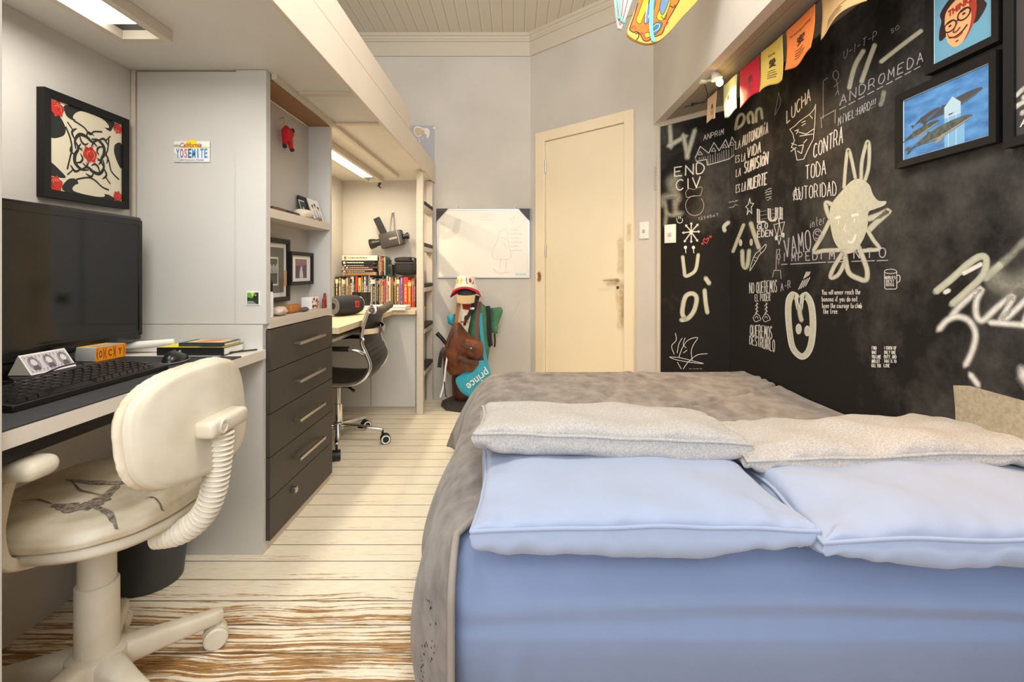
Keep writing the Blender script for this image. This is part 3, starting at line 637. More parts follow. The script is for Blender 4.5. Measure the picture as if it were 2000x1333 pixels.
for x, y in ((550, 1031), (616, 1046)): a.disc(*K3((x, y))[0], 6, M_CHALK, 10.5); a.disc(*K3((x, y))[0], 5, M_SPRAY, 9)
done(a)
a = draw('chalk_handwriting', wr)
for s, p0, p1 in (('You will never reach the', (1606, 576), (1681, 575)), ('banana if you do not', (1606, 589), (1676, 589)), ('have the courage to climb', (1607, 602), (1685, 602)), ('the tree.', (1609, 613), (1639, 613))):
    a.text(s, p0, p1, 9.5, 10, 1.25, M_CHALK)
for i in range(4): a.line([(1561 + i * 4.5, 566 - i * 2), (1570 + i * 4.5, 548 - i * 2)], 1.7, M_CHALK); a.line([(1571 + i * 3.2, 545 - i * 2), (1577 + i * 2.4, 531)], 1.5, M_CHALK)
for col, x0, x1 in ((('FIND', 'WHAT', 'YOU LOVE', 'AND LET', 'KILL YOU'), 1705, 1724), (('I KNOW OF', 'ONLY ONE', 'DUTY, AND', 'THAT IS TO', 'LOVE'), 1730, 1754)):
    for i, s in enumerate(col): a.text(s, (x0, 683 + i * 8.6), (x0 + (x1 - x0) * min(1, len(s) / 8.5), 683 + i * 8.6 + .5), 6.2, 6.2, 1.15, M_CHALK)
done(a)
a = draw('chalk_mug', wr)
a.line([(1728, 532), (1728.5, 563), (1731, 565), (1749, 565), (1752, 563), (1752, 531)], 1.4, M_CHALK)
a.line([(1740 + 12 * math.cos(t * .35), 530.5 + 4.3 * math.sin(t * .35)) for t in range(19)], 1.3, M_CHALK)
a.line([(1752, 538), (1758, 539), (1758, 549), (1752, 553)], 1.6, M_CHALK, True)
for i, s in enumerate(("WORLD'S", 'BEST', 'BOSS')): a.text(s, (1730 + 2 * (i > 0), 545 + i * 7), (1750 - 3 * (i > 0), 545 + i * 7), 5, 5, 1.1, M_CHALK)
done(a)
a = draw('spray_creature', wr)
for q, w in ((((402, 445), (410, 340), (420, 268), (434, 300), (455, 400)), 7), (((482, 405), (486, 320), (510, 232), (520, 262), (516, 350), (500, 410)), 7.5), (((515, 590), (560, 575), (612, 552), (560, 600), (520, 640)), 12), (((350, 525), (318, 515), (325, 560), (345, 600)), 9), (((335, 600), (300, 670), (262, 742), (310, 738), (380, 735)), 8.5), (((510, 640), (540, 690), (566, 728), (520, 736), (470, 740)), 8),
    (((395, 750), (355, 815), (340, 862), (375, 850), (405, 790), (408, 740)), 8.5), (((408, 770), (425, 840), (470, 868), (505, 874), (510, 830), (490, 770), (470, 720)), 10)):
    a.line(K6(*q), w, M_SPRAY, True, True)
a.poly(K6((345, 520), (390, 462), (440, 412), (482, 405), (520, 432), (537, 475), (562, 505), (598, 508), (590, 527), (545, 545), (516, 560), (512, 620), (492, 685), (450, 742), (405, 748), (362, 705), (342, 640), (336, 570)), M_SPRAY, True)
for q, w in ((((360, 588), (386, 580)), 5), (((438, 576), (470, 568)), 5), (((376, 598), (378, 616)), 1.6), (((452, 588), (451, 606)), 1.6), (((410, 610), (402, 640), (411, 648)), 1.6), (((420, 694), (436, 700), (450, 685), (457, 660)), 4.5)): a.line(K6(*q), w, M_SPRAYW, len(q) > 3)
done(a)
a = draw('chalk_protest_words', wr)
a.text('LUCHA', (1537, 241), (1583, 196), 24, 24, 2, M_CHALK, 0, .3); a.text('CONTRA', (1589, 309), (1646, 279), 26, 33, 2.0, M_CHALK, .03, .4)
a.text('TODA', (1574, 351), (1613, 340), 27, 27, 1.9, M_CHALK, 0, .3); a.text('AUTORIDAD', (1551, 391), (1634, 381), 24, 26, 1.8, M_CHALK, 0, .3)
a.line([(1557 + 7 * math.cos(t * .35), 380 + 10 * math.sin(t * .35)) for t in range(19)], 1.4, M_CHALK)
done(a)
a = draw('chalk_wolf', wr)
a.line([(1593.5, 204), (1590, 214), (1582, 223), (1562, 237), (1553, 246), (1543, 253), (1549, 262), (1552, 275), (1546, 288), (1553, 291), (1557, 313), (1570, 311), (1579, 291), (1589, 272), (1592, 240), (1593.5, 204)], 1.4, M_CHALK)
for q in (((1566, 240), (1574, 236)), ((1566, 246), (1574, 241)), ((1560, 258), (1575, 262), (1590, 252)), ((1562, 266), (1588, 262)), ((1553, 256), (1560, 253), (1556, 262)), ((1560, 285), (1570, 283), (1566, 300), (1558, 295)), ((1546, 280), (1557, 284)), ((1582, 225), (1588, 232)), ((1545, 296), (1556, 288)), ((1577, 272), (1570, 280))): a.line(q, 1.5, M_CHALK)
done(a)
a = draw('chalk_score_game', wr)
a.text('ANDROMEDA', (1641, 206), (1803, 120), 18, 20, 1.9, M_LILAC, .05, .4, 0, .6)
for i in range(9):
    x = 1640 + i * 18.2; y = 213 - i * 9.7; a.line([(x, y + 1), (x + 13, y - 6)], 1.8, M_LILAC)
a.text('NÍVEL:HARD!!!', (1638, 245), (1711, 208), 15, 16, 1.5, M_LILAC, .05, .3)
a.text('U-I-T-P', (1648, 115), (1713, 75), 16, 16, 1.4, M_CHALKT, .1, .3); a.text('SO', (1741, 66), (1757, 56), 8, 8, 1.2, M_CHALKT)
a.line([(1633.6 + 5.5 * math.cos(t * .35), 147 + 9 * math.sin(t * .35)) for t in range(19)], 1.3, M_CHALKT); a.line([(1635, 156), (1638, 176), (1632, 188)], 1.3, M_CHALKT); a.line([(1630, 170), (1644, 158)], 1.3, M_CHALKT); a.line([(1638, 176), (1640, 186)], 1.3, M_CHALKT)
a.line([(1618, 152), (1609, 158), (1609, 232)], 1.2, M_CHALKT); a.line([(1604, 231), (1633, 215), (1632, 240)], 1.6, M_CHALKT); a.line([(1605, 232), (1606, 250)], 1.2, M_CHALKT)
a.line([(1522, 180), (1526, 200), (1520, 215), (1514, 225), (1518, 205), (1522, 180)], 1.1, M_CHALKT, True)
done(a)
a = draw('spray_slashes', wr)
a.line([(1687, 99), (1672, 125), (1664, 150), (1659, 172)], 9.5, M_SPRAY, True, True); a.line([(1709, 88), (1697, 120), (1683, 160)], 9.5, M_SPRAY, True, True); a.line([(1721, 121), (1760, 90), (1800, 60)], 8.5, M_SPRAY, True, True)
a.line([(1727, 180), (1724, 195), (1720, 205)], 9, M_SPRAYT, True, True)
done(a)
a = draw('bare_wall_patch', wr, .0005)
a.poly([(1862, 753), (1895, 754), (1945, 768), (2000, 783), (2300, 860), (2300, 1000), (1868, 900), (1866, 800)], mat('bare_plaster', (186, 172, 146), .85, vary=.25, vscale=90, bump=.2, bscale=200))
done(a)
a = draw('spray_tag', wr)
a.line(K8((925, 300), (1030, 220), (1143, 110), (1300, -20)), 18, M_SPRAYT, False, 1); a.line(K8((905, 330), (1000, 245)), 15, M_SPRAY, False, True)
a.line(K8((700, 560), (760, 490), (880, 395), (850, 470), (850, 560), (890, 590), (980, 510), (1080, 440), (1000, 600), (1100, 520), (1200, 430), (1150, 600)), 12, M_SPRAYW, True, 2)
a.line(K8((960, 330), (1080, 380), (1200, 330)), 44, M_SPRAYT, True, 2)
a.line(K8((950, 605), (1143, 620), (1300, 640)), 11, M_SPRAYW, False, 2)
a.line(K8((620, 645), (670, 590), (740, 568), (810, 600), (845, 680), (825, 780), (785, 865)), 14, M_SPRAYW, True, 1.2)
a.line(K8((815, 930), (860, 990)), 13, M_SPRAYW, False, 1.2); a.line(K8((1143, 920), (1200, 1000)), 24, M_SPRAYW, False, 2)
a.line(K8((600, 412), (700, 330), (800, 240), (875, 195), (912, 215), (890, 310), (790, 410), (700, 490)), 14, M_SPRAY, True, True)
a.line(K8((770, 300), (880, 242)), 9, M_SPRAYW, False, True); a.line(K8((655, 418), (680, 405)), 9, M_SPRAYW, False, True)
done(a)
# faint letters on the jamb
a = draw('pencil_scribble', wd)
a.fn = lambda u, v, z: raypl(u, v, DE, Vector((EA.y - DE.y, -(EA.x - DE.x), 0)).normalized()) + Vector((-.3, -1, 0)).normalized() * (z + .001)
M_PEN = mat('pencil', (172, 163, 150), .8)
for i in range(7): a.line([(1277, 325 + i * 7), (1282, 329 + i * 7), (1278, 330 + i * 7)], .9, M_PEN)
done(a)
# ================================================================== LEFT SIDE: loft, panel, desk and what stands on it
XF = -0.905          # front plane of the left furniture
ZL = 1.77
loft = thing('loft_bed', 'long cream and grey loft platform running along the left wall above the desks', 'loft bed', (-1.0, 2.4, ZL))
def L(o, mb):        # world-space mesh into the frame of its thing
    c = o.location; r = Matrix.Rotation(-o.rotation_euler.z, 4, 'Z')
    mb.v = [r @ (v - c) for v in mb.v]; return mb
def P(name, root, mb, m, par=None, **k): return obj(name, L(root, mb), m, par or root, **k)
P('platform', loft, B(XL + .001, -.664, .84, YB - .002, ZL, ZL + .10), mat('loft_underside', (224, 220, 212), .55, vary=.05, vscale=3))
P('lower_board', loft, B(-.663, -.645, .84, YB - .002, ZL - .012, 1.905), M_FASCIA, bev=.002)
P('guard_board', loft, B(-.663, -.646, .84, 3.07, 1.907, 2.022), M_FASCIA, bev=.002)
q = MB(); q.box(XF + .001, XF + .022, 1.845, YB - .25, ZL - .022, ZL)
P('rail', loft, q, M_CABEDGE)
for y in (2.03, 2.44): P('batten', loft, B(XF + .023, -.664, y, y + .035, ZL - .010, ZL), M_CABEDGE)
tag(obj('end_panel', B(XL + .001, -.893, .842, .866, 0, ZL - .001), M_CAB, bev=.0015), 'pale grey upright panel along the left picture edge before the near end of the desk', 'panel')

# ------------------------------------------------ cabinet with shelves and drawers
cab = thing('storage_cabinet', 'tall grey cabinet with open shelves above five dark drawers beside the cream chair', 'cabinet', (-1.1, 2.15, 0))
C0, C1 = 1.81, 2.46
P('door_panel', cab, B(-1.378, -1.018, C0 + .004, C0 + .03, .842, ZL - .006), M_CAB)
P('stile', cab, B(-1.016, XF, C0, C0 + .03, .842, ZL - .002), M_CAB)
P('filler_strip', cab, B(XL + .002, -1.383, C0, C0 + .03, .842, ZL - .002), M_CABEDGE)
P('lower_panel', cab, B(XL + .002, XF - .013, C0, C0 + .03, .0, .840), M_CAB)
P('back_board', cab, B(-1.03, -1.01, C0 + .03, C1 - .02, .85, ZL - .03), mat('grey_back', (196, 191, 182), .6))
P('right_panel', cab, B(-1.03, XF, C1 - .025, C1, .82, ZL - .024), M_CAB)
P('lower_right_panel', cab, B(-1.35, XF - .02, C1 - .025, C1, 0, .82), M_CAB)
P('shelf', cab, B(-1.01, XF, C0 + .03, C1 - .025, 1.235, 1.269), M_CABEDGE, bev=.001)
P('shelf', cab, B(-1.01, XF, C0 + .03, C1 - .025, .821, .856), M_CABEDGE, bev=.001)
P('top_rail', cab, B(-1.01, XF, C0 + .03, C1 - .025, ZL - .026, ZL - .023), mat('brown_underside', (150, 112, 74), .6))
P('plinth', cab, B(-1.35, XF - .012, C0 + .03, C1, 0, .036), M_CABEDGE)
P('carcass', cab, B(-1.35, XF - .018, C0 + .03, C1 - .025, .036, .82), M_BLACK)
zs = [.8185, .6636, .506, .3455, .1917, .037]
for k in range(5):
    d = P('drawer', cab, B(XF - .016, XF + .003, C0 + .022, C1 - .003, zs[k + 1] + .0015, zs[k] - .0015), M_DARK, bev=.0012)
    zc = (zs[k] + zs[k + 1]) / 2
    if k < 4:
        h = MB()
        for y in (2.035, 2.275): h.box(XF + .003, XF + .034, y - .006, y + .006, zc - .006, zc + .006)
        h.box(XF + .026, XF + .036, 2.02, 2.29, zc - .006, zc + .006)
        P('handle', cab, h, M_STEEL, d, bev=.001)
    else: P('knob', cab, B(XF + .003, XF + .024, 2.0, 2.022, zc + .025, zc + .047), M_STEEL, d, bev=.002)
# ------------------------------------------------ things on the cabinet's end
lp = thing('licence_plate', 'small white souvenir licence plate with yellow sun stuck to the grey cabinet', 'licence plate', (at(375, 296, C0)))
x0, z1 = at(340, 276, C0).x, at(0, 276, C0).z; x1, z0 = at(410, 0, C0).x, at(0, 317, C0).z
P('plate', lp, R(x0, x1, C0 - .0015, C0 + .002, z0, z1, .0012), mat('plate_white', (238, 240, 240), .35))
fn = lambda u, v, z: Vector((x0 + (x1 - x0) * u - lp.location.x, C0 - .0017 - z - lp.location.y, z0 + (z1 - z0) * v - lp.location.z))
a = Art(fn, .0002)
a.poly([(.0, .68), (1, .66), (1, .72), (.5, .76), (0, .72)], (240, 222, 90)); a.poly([(.28 + .22 * 1 + .22 * math.cos(t * PI / 16), .68 + .38 * math.sin(t * PI / 16)) for t in range(17)], (250, 226, 20))
a.poly([(0, 0), (.14, 0), (.26, .12), (.1, .35), (0, .5)], (206, 208, 204)); a.poly([(0, .72), (.2, .72), (.12, .85), (0, .82)], (170, 170, 160)); a.build('plate_print', lp)
pw = lambda u0, v0, u1, v1: (fn(u0, v0, 0), fn(u1, v0, 0) - fn(u0, v0, 0), fn(u0, v1, 0) - fn(u0, v0, 0), (0, -1, 0))
glyphs('California', *pw(.17, .70, .78, .92), cm((176, 40, 96)), 'state_lettering', lp, .0012, .01, .35)
for i, (c, col) in enumerate(zip('YOSEMITE', ((64, 120, 176), (110, 110, 170), (214, 130, 130), (40, 96, 140), (50, 150, 210), (64, 140, 200), (60, 150, 210), (80, 150, 200)))):
    u = .07 + i * .112; n_ = .03 if c == 'I' else 0
    glyphs(c, *pw(u + n_, .2, u + .09 - n_, .64), cm(col), 'plate_letter', lp, .0012, .02)
glyphs('NATIONAL PARK', *pw(.18, .05, .84, .13), cm((120, 130, 140)), 'park_lettering', lp, .0012)
mg = thing('photo_magnet', 'small square photo magnet with green forest picture on the grey cabinet', 'magnet', at(495, 583, C0))
mx0, mx1, mz0, mz1 = at(482, 0, C0).x, at(507.5, 0, C0).x, at(0, 596, C0).z, at(0, 570, C0).z
P('magnet', mg, B(mx0, mx1, C0 - .003, C0, mz0, mz1), M_WHITE)
a = Art(lambda u, v, z: Vector((mx0 + (mx1 - mx0) * u - mg.location.x, C0 - .0032 - z - mg.location.y, mz0 + (mz1 - mz0) * v - mg.location.z)), .0002)
a.rect(.06, .06, .94, .94, (30, 52, 30)); a.poly([(.06, .6), (.45, .5), (.7, .94), (.06, .94)], (96, 160, 50)); a.poly([(.3, .94), (.5, .6), (.6, .94)], (170, 215, 90)); a.disc(.68, .6, .14, (24, 20, 18), .2); a.disc(.7, .74, .08, (190, 120, 70))
a.poly([(.06, .06), (.8, .06), (.5, .3), (.06, .3)], (130, 138, 130)); a.build('picture', mg)

# ------------------------------------------------ framed print above the screen (a plain stand-in: roses and dark scrolls)
def frame_thing(name, label, X, sgn, d0, d1, z0, z1, w, dep, m=M_FRAME, cat='picture'):
    """a frame lying in a plane x = X; sgn = +1 faces +x"""
    r = thing(name, label, cat, (X, (d0 + d1) / 2, z0)); xf = X + sgn * dep
    mb = MB(); o = [(d0, z0), (d1, z0), (d1, z1), (d0, z1)]; i = [(d0 + w, z0 + w), (d1 - w, z0 + w), (d1 - w, z1 - w), (d0 + w, z1 - w)]
    for k in range(4):
        a, b = o[k], o[(k + 1) % 4]; c, d = i[(k + 1) % 4], i[k]
        mb.add([(X, *a), (X, *b), (X, *c), (X, *d), (xf, *a), (xf, *b), (xf - sgn * .003, *c), (xf - sgn * .003, *d)], [(0, 1, 2, 3), (4, 7, 6, 5), (0, 4, 5, 1), (2, 6, 7, 3), (1, 5, 6, 2), (0, 3, 7, 4)])
    P('frame', r, mb, m, recalc=True, sharp=15)
    iw, ih = (d1 - d0 - 2 * w), (z1 - z0 - 2 * w); xa = X + sgn * (dep - .010)
    P('backing', r, B(X + sgn * .001, xa, d0 + w * .8, d1 - w * .8, z0 + w * .8, z1 - w * .8), M_PAPER)
    # u runs to the viewer's right
    if sgn > 0: fn = lambda u, v, z: Vector((xa + z, d0 + w + iw * u, z0 + w + ih * v)) - r.location
    else: fn = lambda u, v, z: Vector((xa - z, d1 - w - iw * u, z0 + w + ih * v)) - r.location
    return r, fn
XP = XL + .001
d0 = (-1.385) * F / (80.5 - CX); d1 = -1.385 * F / (247.5 - CX); zt_ = H + (CY - 169) * d0 / F; zb_ = H + (CY - 383) * d0 / F
pf, fn = frame_thing('framed_poster', 'black framed square poster of red roses and dark scrolls hanging above the monitor', XP, 1, d0, d1, zb_, zt_, .024, .024)
a = Art(fn, .0004)
CRm, INK, RED = (232, 222, 194), (38, 40, 38), (206, 52, 40)
a.rect(0, 0, 1, 1, CRm)
for q in (((0, .86), (.12, .84), (.2, .72), (.16, .62), (.0, .58)), ((.0, .30), (.12, .24), (.2, .16), (.0, .16)), ((.24, 1), (.2, .88), (.3, .84), (.4, .9), (.62, .93), (.8, .86), (.86, .92), (.86, 1)), ((.2, .0), (.22, .14), (.34, .17), (.4, .08), (.6, .05), (.8, .06), (.86, 0)), ((1, .44), (.93, .5), (.88, .62), (.9, .72), (1, .74))):
    a.poly(q, INK, True)
for q in (((.3, .86), (.4, .98), (.7, .98), (.8, .90), (.6, .88)), ((.3, .03), (.36, .12), (.6, .11), (.74, .04), (.6, .01))): a.poly(q, CRm, True)
for q, w in ((((.2, .74), (.26, .62), (.28, .5), (.26, .42), (.24, .34), (.22, .26)), .014), (((.3, .84), (.44, .8), (.52, .74), (.58, .79), (.7, .82)), .014), (((.8, .76), (.78, .62), (.76, .56), (.8, .48), (.84, .36), (.96, .28)), .014), (((.34, .17), (.5, .22), (.6, .2), (.7, .14), (.8, .12)), .014)): a.line(q, w * 1.5, INK, True)
for k in range(4):
    def rot(p, k=k):
        x, y = p[0] - .52, p[1] - .5
        for _ in range(k): x, y = -y, x
        return (x + .52, y + .5)
    for q, w in ((((-.19, .02), (-.2, .12), (-.14, .2), (-.05, .2), (.03, .16), (.1, .19)), .024), (((-.2, .12), (-.24, .2), (-.18, .26)), .016), (((-.14, .2), (-.12, .13), (-.07, .1), (-.02, .13)), .015), (((-.05, .2), (-.02, .26), (.06, .24)), .014), (((-.12, .1), (-.15, .05), (-.1, .02)), .013), (((-.22, .22), (-.3, .3)), .026), (((.03, .16), (.05, .1)), .012)):
        a.line([rot((x + .52, y + .5)) for x, y in q], w * 1.75, INK, True, False, True)
def rose(u, v, r, k):
    rn = random.Random(k)
    a.poly([(u + r * (1 + .16 * math.sin(i * 2.7)) * math.cos(i * PI / 7), v + r * (1 + .16 * math.sin(i * 2.7)) * math.sin(i * PI / 7)) for i in range(14)], RED, True)
    for i in range(5):
        t = rn.uniform(0, 6.28); rr = r * (.75 - i * .12); a.line([(u + rr * math.cos(t + j * .5), v + rr * math.sin(t + j * .5)) for j in range(5)], r * .09, (112, 22, 20) if i % 2 == 0 else (238, 150, 110), True)
rose(.52, .5, .095, 1); rose(.09, .91, .085, 2); rose(.93, .93, .065, 3); rose(.07, .07, .085, 4); rose(.93, .06, .065, 5)
a.build('artwork', pf)

# ------------------------------------------------ lamp on the loft's underside
M_LED = emis('led_diffuser', (255, 252, 246), 9)
def led(label, x0, x1, y0, y1, z, energy, color, px0, px1, fulldark=True):
    r = thing('led_light', label, 'ceiling light', ((x0 + x1) / 2, (y0 + y1) / 2, ZL))
    mb = MB(); w = .024; zt = ZL - .0005
    for q in ((x0, x0 + w, y0, y1), (x1 - w, x1, y0, y1), (x0 + w, x1 - w, y0, y0 + w), (x0 + w, x1 - w, y1 - w, y1)): mb.box(*q, z, zt)
    P('housing', r, mb, M_CABEDGE, bev=.001)
    P('reflector', r, B(x0 + w, x1 - w, y0 + w, y1 - w, zt - .008, zt), M_BLACKG)
    P('diffuser', r, R(x0 + w + .008, x1 - w - .008, px0, px1, z + .006, zt - .009, .004), M_LED)
    lamp('AREA', 'led_glow', ((x0 + x1) / 2, (px0 + px1) / 2, z - .004), (0, 0, 0), energy, color, shape='RECTANGLE', size=x1 - x0 - .06, size_y=px1 - px0)
led('white LED strip light in grey housing under the loft above the monitor', -1.205, -1.045, .92, 1.52, ZL - .035, 3.0, (1, .97, .92), 1.0, 1.42)
led('lit LED strip light under the loft above the corner desk', -1.155, -1.025, 2.50, 3.88, ZL - .04, 13.0, (1, .85, .60), 2.54, 3.70)
cb = MB()
for k in range(3): cb.tube(smooth([(-1.05 + .01 * k, 3.895, ZL - .03), (-1.06 - .01 * k, 3.93, ZL - .045), (-1.09 + .015 * k, 3.95, ZL - .06 - .008 * k)], 4), .004, 6)
tag(obj('lamp_cable', cb, M_BLACK), 'short tangle of dark cable at the far end of the corner desk light', 'cable')

# ------------------------------------------------ desk by the wall
ZD = .75
desk = thing('desk', 'long pale grey built-in desk carrying monitor and keyboard under the framed poster', 'desk', (-1.15, 1.34, 0))
P('worktop', desk, B(XL + .001, XF, .867, C0 - .001, ZD - .034, ZD), mat('worktop_light', (222, 214, 202), .45, vary=.04, vscale=6), bev=.0015)
P('under_strip', desk, B(-.96, -.935, .867, 1.46, ZD - .068, ZD - .034), M_BLACK)  # black strip below the worktop's front edge
tag(obj('desk_mat', R(-1.36, XF + .001, .868, 1.645, ZD + .0003, ZD + .0033, .001), mat('desk_pad_black', (42, 42, 44), .7, vary=.2, vscale=60)), 'large dark desk mat covering the desk under the black keyboard', 'desk mat')
ZM = ZD + .0035

# monitor
XM = -1.30; d1 = XM * F / (278 - CX); d0 = d1 - .735; zb = H - (665 - CY) * d1 / F; ztm = H + (CY - 425) * d1 / F
mon = thing('monitor', 'large black flat monitor standing on the desk below the framed poster', 'monitor', (XM, (d0 + d1) / 2, ZD))
P('housing', mon, R(XM - .045, XM, d0, d1, zb, ztm, .009), M_BLACKG)
P('bezel', mon, MB().box(XM, XM + .004, d0, d0 + .022, zb + .004, ztm - .004).box(XM, XM + .004, d1 - .02, d1 - .004, zb + .02, ztm - .012).box(XM, XM + .004, d0 + .022, d1 - .02, ztm - .03, ztm - .008).box(XM, XM + .004, d0 + .022, d1 - .02, zb + .006, zb + .04), M_BLACKG, bev=.002)
P('screen', mon, B(XM, XM + .0015, d0 + .022, d1 - .02, zb + .04, ztm - .03), mat('screen_glass', (10, 10, 11), .10, spec=.5))
P('stand_neck', mon, R(XM - .035, XM - .012, (d0 + d1) / 2 - .05, (d0 + d1) / 2 + .05, ZD + .012, zb + .05, .006), M_BLACKG)
P('stand_base', mon, R(XM - .075, XM + .085, (d0 + d1) / 2 - .16, (d0 + d1) / 2 + .16, ZM + .0005, ZM + .014, .005), M_BLACKG)
kc = (d0 + d1) / 2 - .02
k = MB(); rn = random.Random(3)
tag(obj('paper_roll', MB().tube([(-1.335, 1.70, ZD + .030), (-1.20, 1.75, ZD + .036)], .011, 12).tube([(-1.375, 1.735, ZD + .012), (-1.2, 1.745, ZD + .012)], .012, 12), M_PAPER), 'white rolled paper lying on the desk behind the right corner of the monitor', 'paper')

# keyboard
kb = thing('keyboard', 'black mechanical keyboard on the desk mat in front of the monitor', 'keyboard', (-1.06, 1.2, ZM))
K0, K1 = .985, 1.428; KX0, KX1 = -1.128, -.994
P('case', kb, MB().prism([(KX0, K0, ZM), (KX1, K0, ZM), (KX1, K0, ZM + .014), (KX0, K0, ZM + .024)], (0, K1 - K0, 0)), M_BLACK, bev=.002)
kk = mat('keycap_black', (30, 30, 32), .2); first = None
rows = [1, 1, 1, 1, 1, 1]
def keycap(x, y, z, w, dd):
    mb = MB(); a_, b_ = w / 2, dd / 2
    mb.add([(-b_, -a_, 0), (b_, -a_, 0), (b_, a_, 0), (-b_, a_, 0), (-b_ * .72, -a_ * .72, .009), (b_ * .72, -a_ * .72, .009), (b_ * .72, a_ * .72, .009), (-b_ * .72, a_ * .72, .009)], [(3, 2, 1, 0), (4, 5, 6, 7), (0, 1, 5, 4), (1, 2, 6, 5), (2, 3, 7, 6), (3, 0, 4, 7)])
    return mb
proto = {}
for r_ in range(6):
    x = KX0 + .014 + r_ * .0205 + (.003 if r_ else 0); yy = K0 + .010; zz = ZM + .0245 - .0105 * ((x - KX0) / (KX1 - KX0))
    ws = [1] * 21 if r_ < 5 else [1.25, 1.25, 1.25, 6.25, 1.25, 1.25, 1.25, 1.25, 1, 1, 1, 1, 1]
    for w in ws[:16] if r_ < 5 else ws:
        wid = w * .0192 * (21 / 16 if r_ < 5 else 1)
        if yy + wid > K1 - .004: break
        key = (round(wid, 4),)
        if key not in proto: proto[key] = obj('keycap', keycap(0, 0, 0, wid - .0016, .0185), kk, kb); o_ = proto[key]
        else: o_ = proto[key].copy(); COL.objects.link(o_)
        o_.location = (x - kb.location.x, yy + wid / 2 - kb.location.y, zz - ZM)
        yy += wid
lg = MB(); lg.box(KX1 + .0003, KX1 + .0012, K0 + .12, K0 + .36, ZM + .006, ZM + .009)
P('cable', kb, MB().tube(smooth([(-1.128, 1.30, ZM + .02), (-1.16, 1.33, ZM + .035), (-1.19, 1.30, ZM + .03), (-1.2, 1.24, ZM + .012)], 6), .0022, 8), M_BLACK)

# mouse
ms = thing('computer_mouse', 'black computer mouse at the far end of the keyboard', 'mouse', (-1.055, 1.545, ZM), .25)
def mouse(u, v):
    a_ = 2 * PI * u; b_ = v * PI / 2
    return Vector((.033 * math.cos(a_) * math.cos(b_) ** .8, .062 * math.sin(a_) * math.cos(b_) ** .8, .030 * math.sin(b_) * (1 - .25 * math.sin(a_))))
obj('shell', MB().grid(mouse, 28, 10, cu=True), mat('mouse_black', (24, 24, 26), .28), ms)
obj('side_trim', MB().tube([(.0335 * math.cos(t * PI / 14), .0625 * math.sin(t * PI / 14), .004) for t in range(28)], .0018, 6, closed=True), mat('grey_trim', (120, 120, 122), .3), ms)
obj('scroll_wheel', MB().lathe([(.006, -.003), (.007, 0), (.006, .003)], (0, .035, .024), (1, 0, 0), 12), mat('grey_trim', (120, 120, 122), .3), ms)
# paper prism, orange box, books
pr = MB(); y0, y1 = 1.262, 1.392; xa, xb = -1.228, -1.288
pr.add([(xa, y0, ZM + .016), (xb, y0, ZM + .016), ((xa + xb) / 2 - .004, y0, ZM + .066), (xa, y1, ZM + .016), (xb, y1, ZM + .016), ((xa + xb) / 2 - .004, y1, ZM + .066)], [(0, 2, 1), (3, 4, 5), (0, 3, 5, 2), (1, 2, 5, 4), (0, 1, 4, 3)])
pc = thing('paper_prism', 'triangular folded paper block with engraved portraits standing between keyboard and monitor', 'desk sign', (xa, y0, ZM))
P('paper_block', pc, pr, M_PAPER, sharp=10)
A_ = Vector((xa, y0, ZM + .016)); Bv = Vector((xa, y1, ZM + .016)); Tv = Vector(((xa + xb) / 2 - .004, y0, ZM + .066)); nn = (Bv - A_).cross(Tv - A_).normalized(); nn = nn if nn.x > 0 else -nn
a = Art(lambda u, v, z: A_ + (Bv - A_) * u + (Tv - A_) * v + nn * z - pc.location, .0003)
a.rect(0.03, .06, .97, .94, (206, 198, 202)); GREY = (92, 86, 92)
for u in (.2, .52, .84):
    a.disc(u, .5, .12, (150, 142, 148), .36); a.disc(u, .56, .06, (216, 208, 208), .16); a.poly([(u - .08, .2), (u + .08, .2), (u + .05, .42), (u - .05, .42)], GREY); a.line([(u + .07 * math.cos(t * .35), .6 + .2 * math.sin(t * .35)) for t in range(10)], .016, GREY)
for i in range(12):
    a.line([(.05 + i * .08, .1), (.07 + i * .08, .16 + .05 * (i % 3)), (.05 + i * .08, .24)], .008, GREY, True); a.line([(.05 + i * .08, .9), (.08 + i * .075, .82), (.05 + i * .08, .76)], .008, GREY, True)
a.build('engraved_print', pc)
bx = thing('small_carton', 'small carton with orange lettered face lying under the monitor edge behind the keyboard', 'box', (-1.262, 1.515, ZM + .0145))
bx.rotation_euler.z = math.radians(-6)
obj('carton', R(-.034, .034, -.05, .05, 0, .041, .001), mat('carton_grey', (196, 196, 192), .5), bx)
a = Art(flatfn((.0342, -.05, 0), (0, .1, 0), (0, 0, .041), (1, 0, 0)), .0002); a.rect(0, 0, 1, 1, (246, 150, 20)); a.build('orange_face', bx)
MR = cm((120, 46, 20))
for s, u, w in (('(', .03, .05), ('O', .10, .11), (')', .23, .05), ('(', .30, .05), ('C', .40, .13), (')', .56, .05), ('(', .62, .05), ('Y', .74, .13), (')', .91, .05)):
    big = s in '()'; glyphs(s, (.0342, -.05 + .1 * u, .041 * (.08 if big else .24)), (0, .1 * w, 0), (0, 0, .041 * (.84 if big else .5)), (1, 0, 0), MR, 'box_letter', bx, .0006, .02)
a = Art(flatfn((-.034, -.05, .041), (.068, 0, 0), (0, .1, 0), (0, 0, 1)), .0002); a.rect(.05, .05, .5, .9, (238, 176, 40)); a.rect(.55, .1, .95, .9, (150, 160, 176)); a.build('top_label', bx)

